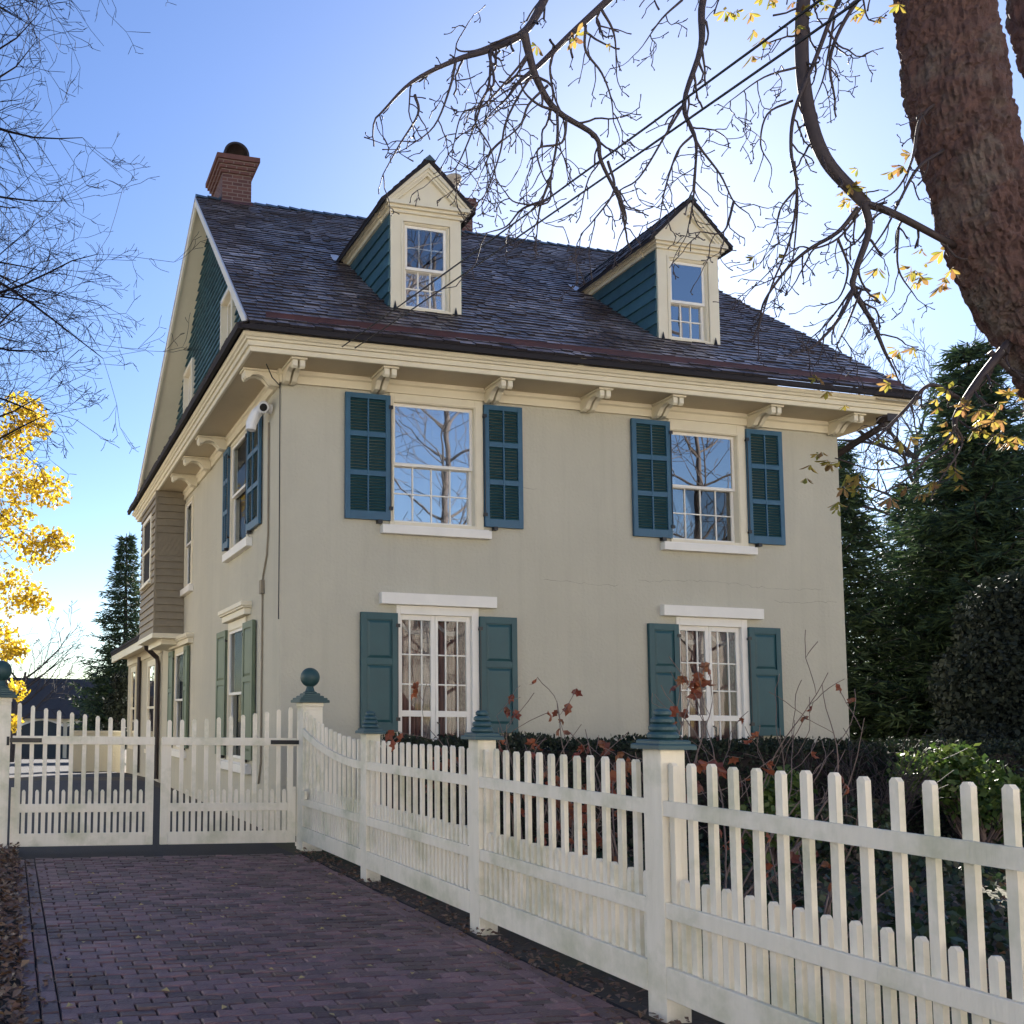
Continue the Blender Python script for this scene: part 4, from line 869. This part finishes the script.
for u, v, dep, n in ((735, 20, 6, 4), (748, 52, 6.1, 3), (772, 6, 6, 5), (818, 8, 6.2, 3), (870, 8, 6.3, 4), (858, 190, 6.15, 4), (842, 198, 6.1, 3), (888, 165, 6.4, 3), (902, 175, 6.4, 2), (925, 275, 6.4, 6), (915, 265, 6.3, 3), (946, 268, 6.3, 4), (880, 270, 6.3, 2), (900, 370, 6.2, 2), (900, 350, 6.2, 3), (870, 385, 6.2, 1), (835, 462, 6.3, 5), (822, 460, 6.3, 3), (848, 472, 6.3, 3), (828, 392, 6.2, 2), (778, 250, 6.3, 2), (576, 40, 5.7, 2), (600, 40, 5.8, 2), (930, 400, 6.3, 3), (960, 430, 6.4, 6), (985, 420, 6.3, 6), (1010, 400, 6.3, 6), (940, 470, 6.3, 5), (970, 400, 6.2, 5), (905, 440, 6.2, 3), (880, 480, 6.3, 4), (860, 500, 6.3, 3), (1000, 440, 6.5, 6), (930, 500, 6.4, 3)):
    c_ = at(u, v, dep)
    for _ in range(n): palmate(lf, c_+rv(.06), rng.uniform(.05, .095))
lf.build('foliage', M['chest'], tree)
br = MB()
for pts in ([(955, 430), (930, 455), (880, 470), (835, 458)], [(955, 425), (962, 445), (940, 480), (930, 500)], [(930, 455), (905, 480), (870, 500)]):
    P = catmull([at(u, v, 6.35) for u, v in pts], 5); br.tube(P, [.008-.004*i/len(P) for i in range(len(P))], 6)
br.build('twig', M['twig'], tree)

# ------------------------------------------------------------ bare tree at the left
def limb_tree(name, label, cat, base, seed, trunk_pts, trunk_r, starts, o, mat, group=None):
    global rng; rng = random.Random(seed)
    t = thing(name, label, cat, base, group); P = catmull([Vector(p) for p in trunk_pts], 6); k = len(P)
    b = MB(); b.tube(P, [trunk_r*(1-.7*i/(k-1)) for i in range(k)], 12); b.build('trunk', M[mat], t, smooth=True)
    out = []
    for f_, d, L, r_ in starts:
        i = min(k-1, int(f_*(k-1))); grow(out, P[i].copy(), Vector(d), L, r_, 0, o)
    b = MB(); tubes(b, out); b.build('crown', M[mat], t); return t, out
o1 = dict(seg=[.45, .35, .28, .22], wob=[.10, .15, .17, .18], up=[.02, .02, .015, .0], lev=3, kids=[2, 2, 2], prob=[.9, .72, .6], ang=.65, ratio=(.35, .62), rmin=.0045, taper=.85, rr=.55, bare=.12)
st = []; rq = random.Random(4)
for i in range(27):
    f_ = .36+.62*i/26; a_ = rq.uniform(-1.0, 1.0); st.append((f_, (math.cos(a_), math.sin(a_), rq.uniform(-.05, .45)), rq.uniform(2.8, 4.1), .045))
limb_tree('bare_tree', 'tall bare tree with fine twigs against the sky, left of the house', 'tree', (-6.0, 3.5, 0), 7, [(-6.0, 3.5, -.2), (-5.9, 3.6, 4), (-5.8, 3.7, 8), (-5.75, 3.8, 12), (-5.7, 3.8, 17)], .26, st, o1, 'darktwig')

os_ = dict(seg=[.7, .5, .4], wob=[.12, .16, .18], up=[.04, .03, .02], lev=2, kids=[2, 2], prob=[.8, .55], ang=.65, ratio=(.4, .62), rmin=.012, taper=.82, rr=.55, bare=.12)
for i, (x, y) in enumerate(((11.5, -19, ), (23, -20))):
    limb_tree('street_tree', ['bare street tree behind the camera, mirrored in the left upper windows', 'bare street tree behind the camera, mirrored in the right upper windows'][i], 'tree', (x, y, 0), 90+i, [(x, y, -.1), (x, y, 5), (x+.3, y, 11), (x, y, 19)], .20,
        [(.22+.75*k/25, (math.cos(k*2.4), math.sin(k*2.4), .6), 5.0, .055) for k in range(26)], os_, 'greybark', 'bare street trees')
# ------------------------------------------------------------ yellow tree, bare tree and spruce behind on the left
def leaf_crown(mb, blobs, n, size, seed):
    rr = random.Random(seed)
    for c_, r_, wt in blobs:
        for _ in range(int(n*wt)):
            d = Vector((rr.gauss(0, 1), rr.gauss(0, 1), rr.gauss(0, 1))).normalized()*r_*rr.random()**.45; p = Vector(c_)+Vector((d.x, d.y, d.z*.85))
            s_ = size*rr.uniform(.6, 1.4); a_ = Vector((rr.gauss(0, 1), rr.gauss(0, 1), rr.gauss(0, 1)-.4)).normalized(); leaf(mb, p, a_, s_*.7, s_)
t, out = limb_tree('yellow_tree', 'tree with bright yellow autumn leaves at the left edge, behind the gate', 'tree', (-6.6, 13.5, 0), 3, [(-6.6, 13.5, -.1), (-6.4, 13.4, 3), (-6.0, 13.3, 6), (-5.8, 13.2, 9.5)], .22,
    [(.3+.65*i/11, (math.cos(i*2.1), math.sin(i*2.1), .5), 2.6, .06) for i in range(12)], dict(seg=[.4, .3, .25], wob=[.12, .16, .18], up=[.02, .02, 0], lev=2, kids=[2, 2], prob=[.7, .5], ang=.7, ratio=(.35, .6), rmin=.006, taper=.85, rr=.55, bare=.2), 'greybark')
lc = MB(); rb = random.Random(8); bl = []
for u, v, dep, r_, wt in ((22, 410, 26, .62, 1), (8, 440, 26, .7, 1.1), (40, 425, 26, .45, .5), (20, 480, 26, .8, 1.2), (50, 490, 26.5, .65, .9), (0, 520, 26, 1.0, 1.6), (38, 545, 26, .7, 1.0), (60, 540, 26.5, .4, .5), (10, 590, 26, .9, 1.4), (35, 600, 26, .5, .6), (0, 640, 26, .7, .9), (15, 650, 26, .4, .5), (14, 722, 26, .3, .22), (-60, 500, 27, 2.0, 3), (-60, 600, 27, 1.8, 2), (18, 690, 26, .35, .3)): bl.append((at(u, v, dep), r_, wt))
leaf_crown(lc, bl, 380, .14, 9); lc.build('foliage', M['yellow'], t)
o2 = dict(seg=[.5, .4, .35], wob=[.09, .13, .15], up=[.05, .05, .03], lev=3, kids=[2, 2, 2], prob=[.8, .6, .4], ang=.55, ratio=(.4, .62), rmin=.012, taper=.85, rr=.55, bare=.1)
limb_tree('bare_tree', 'small bare tree with upswept branches beside the garage roof', 'tree', (-3.3, 34, -.7), 12, [(-3.5, 34, -1), (-3.3, 34, 1.5), (-2.9, 34, 3.6)], .2,
    [(.45+.5*i/8, (math.cos(i*2.3)+.35, math.sin(i*2.3)*.6, .75), 3.3, .06) for i in range(9)], o2, 'greybark')
def conifer(name, label, base, H, R, seed, mat='conifer', whorls=34, per=9, dens=1.0, droop=-.18, size=.20, group=None, zb=.06, shape=.85, cat='conifer'):
    global rng; rng = random.Random(seed); base = Vector(base); t = thing(name, label, cat, base, group)
    b = MB(); b.tube([base+Vector((0, 0, -.2)), base+Vector((.05, 0, H*.5)), base+Vector((0, .05, H))], [H*.018, H*.011, .02], 10); b.build('trunk', M['greybark'], t, smooth=True)
    n = MB(); wd = MB()
    for k in range(whorls):
        f_ = zb+(1-zb)*(k/whorls)**.95; z = H*f_
        for j in range(per):
            a_ = 6.283*(j+rng.random()*.8)/per+k*.7; L = R*(1-f_)**shape*rng.uniform(.55, 1.12)+.15
            p0 = base+Vector((0, 0, z+rng.uniform(-.1, .1))); dr = Vector((math.cos(a_), math.sin(a_), 0)); sd = Vector((-dr.y, dr.x, 0)); P = []
            m_ = max(4, int(L/.28))
            for i in range(m_+1):
                s_ = i/m_; P.append(p0+dr*L*s_+Vector((0, 0, L*(droop*1.6*s_+(.30*s_*s_ if droop < 0 else .1*s_))))+rv(.02))
            wd.tube(P, [.022*(1-.8*i/m_)+.004 for i in range(m_+1)], 3, cap=False)
            for i in range(1, m_+1):
                wdt = L*.36*math.sin(math.pi*min(1, .25+.75*i/m_))+.06
                for sg in (-1, 1):
                    for q_ in range(max(1, int(3*dens))):
                        pp = P[i]+(P[i-1]-P[i])*rng.random(); tip = (sd*sg*rng.uniform(.5, 1)+dr*rng.uniform(.3, .9)+Vector((0, 0, rng.uniform(-.35, .12)))).normalized()
                        ln = wdt*rng.uniform(.5, 1.2); ns = max(2, int(ln/.055*dens))
                        for e in range(ns):
                            c_ = pp+tip*ln*(e+rng.random())/ns; leaf(n, c_, tip+rv(.35), size*.16, size*rng.uniform(.7, 1.3))
    n.build('foliage', M[mat], t); wd.build('branch', M['greybark'], t); return t
conifer('spruce_tree', 'dark pointed spruce rising behind the rear wing on the left', tuple(at(122, 745, 46)), 10.4, 3.1, 31, whorls=32, per=7, size=.36, dens=.7, shape=1.0)
# dark evergreen bush beside the wing
def bush(name, label, cat, blobs, n, size, mat, seed, group=None, stems=8, smat='twig'):
    global rng; rng = random.Random(seed); c0 = Vector(blobs[0][0]); t = thing(name, label, cat, (c0.x, c0.y, gz(c0.y)), group)
    b = MB(); base = Vector((c0.x, c0.y, gz(c0.y)))
    for c_, r_, wt in blobs:
        for _ in range(stems): 
            e = Vector(c_)+rv(r_*.4); mdl = base.lerp(e, .5)+rv(.1*r_); b.tube([base+rv(.05), mdl, e], [.02, .012, .005], 4, cap=False)
    b.build('stem', M[smat], t); lb = MB(); leaf_crown(lb, blobs, n, size, seed); lb.build('foliage', M[mat], t); return t
p = at(117, 760, 31.5)
bush('evergreen_bush', 'dark rounded evergreen bush against the corner of the rear wing', 'bush', [((p.x, p.y, .9), .62, 1), ((p.x+.05, p.y, 1.9), .58, 1), ((p.x+.15, p.y, 2.7), .42, .6)], 1800, .11, 'yew', 5)

# ------------------------------------------------------------ conifers, mound and bare tree at the right of the house
G = 'conifers to the right of the house'
conifer('fir_tree', 'narrower dark conifer close behind the right corner of the house', (17.0, 7.6, 0), 8.9, 2.3, 41, whorls=34, per=8, size=.24, group=G, dens=1.0, shape=.7)
conifer('fir_tree', 'tallest dark conifer at the right edge with yellow leaves before it', (19.6, 6.0, 0), 11.2, 3.7, 42, whorls=38, per=9, size=.26, group=G, dens=1.0, shape=.7)
conifer('fir_tree', 'far conifer behind the other two, in the gap at the right', (28, 15.2, 0), 10.5, 3.2, 43, whorls=34, per=8, size=.32, group=G, dens=.8)
conifer('fir_tree', 'conifer cut off by the right edge of the picture, behind the dark yew mound', (17.0, 1.4, 0), 8.5, 2.8, 45, whorls=34, per=9, size=.26, group=G, dens=.9)
cc = [((12.6, -.2, 1.0), 1.35, 1.2), ((13.0, .0, 2.2), 1.4, 1.3), ((13.5, .2, 3.3), 1.2, 1.0), ((11.7, -.2, .8), 1.0, .8), ((14.6, -.3, 1.8), 1.5, 1.4), ((14.4, .2, 3.6), 1.2, 1.0)]
bush('yew_mound', 'large dark rounded yew mound at the right edge behind the hedge', 'bush', cc, 22000, .085, 'yew', 46, stems=14)
limb_tree('bare_tree', 'bare tree with fine pale twigs standing behind the conifers on the right', 'tree', (30, 17, 0), 47, [(30, 17, -.1), (30.1, 17, 4), (30.4, 17, 8), (30.5, 17, 12)], .24,
    [(.35+.62*i/13, (math.cos(i*2.4), math.sin(i*2.4), .5), 5.2, .08) for i in range(18)], dict(o2, rmin=.009), 'greybark')
# ------------------------------------------------------------ hedge along the house front
rng = random.Random(50); t = thing('hedge', 'low dark clipped hedge below the french doors', 'hedge', (5, -1.6, 0)); hb = MB()
hb.mat(0)
for _ in range(30000):
    x = rng.uniform(.9, 13.4); f_ = rng.random(); hz = 1.30+.03*math.sin(x*3)+.03*math.sin(x*7.3)
    if f_ < .5: y, z = rng.uniform(-2.1, -1.0), hz+rng.uniform(-.10, .03)
    else: y, z = -2.1+rng.uniform(-.04, .10), rng.uniform(.05, hz)
    leaf(hb, Vector((x, y, z)), rv()+Vector((0, -.2, .5)), .035, rng.uniform(.04, .075))
hb.build('foliage', M['hedge'], t)
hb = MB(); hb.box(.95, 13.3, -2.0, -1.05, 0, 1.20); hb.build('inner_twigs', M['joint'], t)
# ------------------------------------------------------------ shrubs in the bed behind the fence
def hydrangea(label, base, seed, stems, hmin, hmax, nleaf, spread=.5, lean=(0, 0)):
    global rng; rng = random.Random(seed); base = Vector(base); t = thing('hydrangea_shrub', label, 'shrub', base, 'oakleaf hydrangeas behind the fence'); out = []; lb = MB()
    o = dict(seg=[.10, .07, .05], wob=[.09, .12, .14], up=[.03, .04, .03], lev=2, kids=[1, 1], prob=[.30, .22], ang=.7, ratio=(.25, .5), rmin=.0028, taper=.75, rr=.6, bare=.3)
    for i in range(stems):
        a_ = rng.uniform(0, 6.283); d = Vector((math.cos(a_)*spread+lean[0], math.sin(a_)*spread+lean[1], 1)); grow(out, base+Vector((math.cos(a_)*.12, math.sin(a_)*.12, 0)), d, rng.uniform(hmin, hmax), .010, 0, o)
    b = MB(); tubes(b, out, 4); b.build('stem', M['twigpale'], t, smooth=True)
    ends = [o_ for o_ in out]
    for _ in range(nleaf):
        pts, rad, lev = rng.choice(ends); p = pts[rng.randrange(len(pts)//2, len(pts))]
        s_ = rng.uniform(.07, .125); d = (Vector((rng.gauss(0, .7), rng.gauss(0, .7), -.7))).normalized(); sd = d.cross(rv()).normalized(); n_ = d.cross(sd)
        q = [p, p+d*s_*.25+sd*s_*.32, p+d*s_*.42+sd*s_*.22+n_*.01, p+d*s_*.62+sd*s_*.36+n_*.02, p+d*s_*.75+sd*s_*.16, p+d*s_*1.05+n_*.03, p+d*s_*.75-sd*s_*.16, p+d*s_*.62-sd*s_*.36+n_*.02, p+d*s_*.42-sd*s_*.22+n_*.01, p+d*s_*.25-sd*s_*.32, p+d*s_*.5-n_*.012]
        lb.add(q, [(10, i, (i+1) % 10) for i in range(10)])
    lb.build('foliage', M['rust'], t)
hydrangea('bare twiggy hydrangea with a few dark red leaves by the third fence post', (.70, -5.3, 0), 61, 12, 1.1, 2.0, 85, .42, (.10, 0))
hydrangea('russet leaved hydrangea in front of the right french door, behind the nearest post', (.62, -6.75, 0), 63, 11, 1.1, 1.95, 110, .26, (.03, .1))
hydrangea('low hydrangea with drooping brown leaves right of the nearest post', (1.5, -7.3, 0), 66, 9, .7, 1.35, 20, .55, (.25, 0))
hydrangea('long stemmed bare hydrangea reaching over the wall by the right french door', (2.2, -5.6, 0), 67, 9, 1.3, 2.3, 18, .45, (.3, .1))
GB = 'green shrubs in the bed'
bush('green_shrub', 'bright yellow green leafy shrub catching light at the right edge', 'shrub', [((8.2, -2.9, .75), .55, 1), ((7.7, -2.7, .95), .45, .8), ((8.7, -2.9, .55), .5, .8), ((8.0, -2.8, 1.12), .30, .35)], 1100, .085, 'green', 71, GB, smat='twigpale')
bush('green_shrub', 'small mid green shrub behind the right hand fence pickets', 'shrub', [((4.0, -4.2, .55), .38, .8), ((4.1, -4.2, .9), .28, .5)], 900, .07, 'green', 72, GB, smat='twigpale')
bush('green_shrub', 'low green shrub between the small shrub and the bright one', 'shrub', [((5.4, -3.6, .4), .42, .8), ((5.9, -3.5, .5), .3, .4)], 800, .07, 'ivy', 73, GB, smat='twigpale')
rng = random.Random(75); out = []; base = Vector((6.3, -2.9, 0)); t = thing('twig_shrub', 'bare purplish twiggy shrub in front of the hedge at right', 'shrub', base)
for i in range(46):
    a_ = rng.uniform(0, 6.283); grow(out, base+Vector((math.cos(a_)*.25, math.sin(a_)*.2, 0)), Vector((math.cos(a_)*.6, math.sin(a_)*.45, 1)), rng.uniform(1.0, 1.55), .008, 0, dict(seg=[.12, .08], wob=[.08, .12], up=[.02, .03], lev=1, kids=[1], prob=[.5], ang=.5, ratio=(.3, .5), rmin=.003, taper=.7, rr=.6, bare=.2))
b = MB(); tubes(b, out, 4); b.build('stem', M['twig'], t)
# ------------------------------------------------------------ ground cover and fallen leaves
rng = random.Random(80); lb = MB()
for _ in range(26000):
    x = rng.uniform(.1, 13); y = rng.uniform(-11.5, -2.2)
    if rng.random() < .25+.35*math.sin(x*1.3+y*.9)+.2*math.sin(y*2.1): continue
    leaf(lb, Vector((x, y, rng.uniform(.0, .17))), rv()+Vector((0, 0, .8)), .06, rng.uniform(.05, .10))
tag(lb.build('ground_cover', M['ivy']), 'dark ivy ground cover in the bed behind the fence', 'ground cover', kind='stuff')
lb = MB()
def flat_leaf(mb, x, y, z, s_): 
    a_ = rng.uniform(0, 6.283); d = Vector((math.cos(a_), math.sin(a_), rng.uniform(-.2, .5))); n_ = Vector((rng.gauss(0, .35), rng.gauss(0, .35), 1)).normalized(); sd = d.cross(n_).normalized(); c_ = rng.uniform(.05, .25)*s_
    p = Vector((x, y, z)); mb.add([p, p+d*s_*.5+sd*s_*.33+Vector((0, 0, c_)), p+d*s_, p+d*s_*.5-sd*s_*.33+Vector((0, 0, c_)), p+d*s_*.5], [(0, 1, 4), (1, 2, 4), (2, 3, 4), (3, 0, 4)])
for _ in range(6000): flat_leaf(lb, rng.uniform(.0, 13), rng.uniform(-11.5, -2), rng.uniform(-.02, .12), rng.uniform(.04, .10))
for _ in range(5200):
    x = -3.44-abs(rng.gauss(0, .4)); flat_leaf(lb, x, rng.uniform(-12, -1), rng.uniform(-.02, .09), rng.uniform(.03, .08))
for _ in range(900): flat_leaf(lb, rng.uniform(-.26, -.02), rng.uniform(-11, -1.6), rng.uniform(-.015, .02), rng.uniform(.025, .06))
for _ in range(420): flat_leaf(lb, -3.5+abs(rng.gauss(0, .14)), rng.uniform(-9.5, -2), .004, rng.uniform(.025, .055))
for _ in range(160): flat_leaf(lb, -.28-abs(rng.gauss(0, .10)), rng.uniform(-9.5, -2), .004, rng.uniform(.025, .05))
for _ in range(9000): flat_leaf(lb, rng.uniform(9.5, 30), rng.uniform(2, 30), rng.uniform(-.02, .06), rng.uniform(.08, .2))
tag(lb.build('leaf_litter', M['litter']), 'brown dead leaves covering the soil beside the driveway and in the bed', 'leaves', kind='stuff')
src = []
for k in range(4): q = MB(); flat_leaf(q, 0, 0, 0, rng.uniform(.035, .06)); src.append(q)
lm = [bpy.data.meshes.new('fallen_leaf') for _ in src]
for me, q in zip(lm, src): me.from_pydata(q.v, [], q.f); me.materials.append(M['paleleaf'])
for k in range(110):
    o = bpy.data.objects.new('fallen_leaf', lm[k % 4]); col.objects.link(o); o.location = (rng.uniform(-3.3, -.4), rng.uniform(-9.2, -2), .006); o.rotation_euler.z = rng.uniform(0, 6.28)
    tag(o, 'small pale fallen leaf lying on the brick driveway', 'leaf', 'fallen leaves on the brick driveway')
